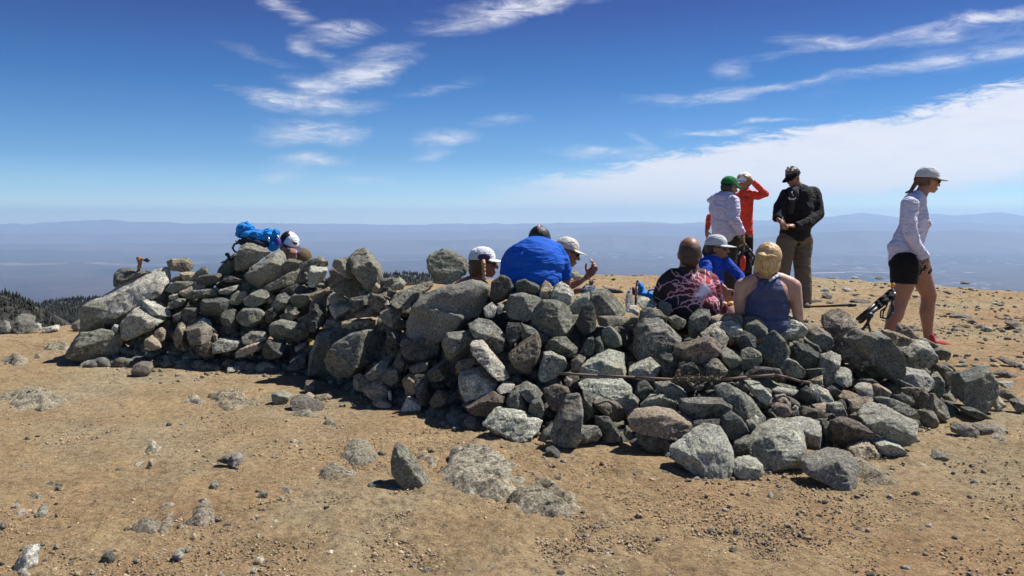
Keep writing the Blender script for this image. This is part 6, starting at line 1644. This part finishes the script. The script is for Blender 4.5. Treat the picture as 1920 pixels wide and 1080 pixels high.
def small_things():
    f = Fig(1000, 480, 6.4, 6.2); p = f.pt; r = f.r
    clear = plain('clear_plastic', (.85, .9, .9), .08, trans=.75, spec=.6)
    t = thing('food_box', 'clear plastic food box with a teal edge held by the person in the beige cap', 'food box', p(660, 430))
    R = frame(0, 0, 14)
    def box(c, s, R): 
        V = np.array([(x, y, z) for x in (-1, 1) for y in (-1, 1) for z in (-1, 1)]) * np.array(s) @ R.T + c; F = [(0, 1, 3, 2), (4, 6, 7, 5), (0, 4, 5, 1), (2, 3, 7, 6), (0, 2, 6, 4), (1, 5, 7, 3)]; return V, F
    V, F = box(p(650, 385, .3), (r(95), .06, r(24)), R); me = new_mesh('tub', V, F); o = link('tub', me, clear, t); b = o.modifiers.new('b', 'BEVEL'); b.width = .006; b.segments = 2
    V, F = box(p(655, 418, .3), (r(98), .064, r(6)), R); me = new_mesh('rim', V, F); o = link('rim', me, plain('teal_plastic', (.05, .42, .40), .3), t); b = o.modifiers.new('b', 'BEVEL'); b.width = .003
    blend('food', [ell(p(620, 395, .3), (r(50), .03, r(10)))], M_CREAM, t, vox=.004, sm=1)
    t = thing('water_bottle', 'clear crinkled plastic water bottle standing behind the wall', 'bottle', p(1150, 600))
    blend('bottle', [chain((p(1150, 440, -.1), r(24)), (p(1150, 480, -.1), r(44)), (p(1150, 570, -.1), r(46)), (p(1150, 640, -.1), r(44)))], clear, t, vox=.004, sm=2, folds=.006, fs=30)
    V, F = cone(p(1150, 415, -.1), p(1150, 440, -.1), r(17), r(17), flat=True); link('bottle_cap', new_mesh('bottle_cap', V, F), M_STRAPB, t)
    t = thing('trekking_pole', 'pole with a pale wooden-looking grip standing upright beside the blue bag', 'trekking pole', p(1240, 600))
    tubes('grip', [[(p(1248, 320, -.05), r(15)), (p(1240, 360, -.05), r(16)), (p(1232, 480, -.05), r(15))]], plain('tan_grip', (.42, .26, .15), .7), t); tubes('grip_top', [[(p(1250, 300, -.05), r(13)), (p(1248, 325, -.05), r(15))]], M_BLKP, t); tubes('shaft', [[(p(1232, 480, -.05), .009), (p(1225, 640, -.05), .008)]], M_BLKP, t)
    t = thing('blue_bag', 'bright blue hydration bag with a loop handle lying left of the bald man', 'bag', p(1370, 560))
    blend('bag_body', [ell(p(1360, 470, .05), (r(110), .07, r(50)), frame(0, 0, -14)), ell(p(1290, 380, .05), (r(42), .05, r(62))), ell(p(1270, 340, .05), (r(22), .03, r(36)))], M_SKY, t, vox=.006, sm=2, folds=.014, fs=14)
    tubes('handle', [[(p(1375, 450, .0), .006), (p(1385, 415, .0), .006), (p(1430, 402, .0), .006), (p(1475, 415, .0), .006), (p(1480, 445, .0), .006), (p(1440, 462, 0), .006)]], M_STRAPB, t)
    t = thing('red_cup', 'small dark red cup behind the water bottle', 'cup', p(1200, 450))
    V, F = cone(p(1205, 375, .1), p(1205, 470, .1), r(24), r(20), flat=True); me = new_mesh('cup', V, F); link('cup', me, plain('dark_red_plastic', (.16, .02, .03)), t)
    f = Fig(1210, 420, 5.684, 6.1); p = f.pt; r = f.r
    t = thing('snack_bag', 'open snack bag with yellow and pale food between the two seated backs', 'bag', p(880, 960))
    blend('bag_cloth', [ell(p(880, 930), (r(75), .08, r(70)))], cloth('dark_red_bag', (.10, .02, .03)), t, vox=.006, sm=2, folds=.01, fs=14)
    blend('pink_corner', [ell(p(935, 915, -.07), (r(28), .03, r(24)))], cloth('pink_nylon', (.7, .05, .15)), t, vox=.005, sm=1)
    blend('food', [ell(p(840, 850, -.02), (r(34), .03, r(24))), ell(p(920, 850, .0), (r(42), .04, r(28)))], plain('yellow_food', (.62, .42, .18), .6, bumps=60), t, vox=.004, sm=1)
small_things()
finish_people()
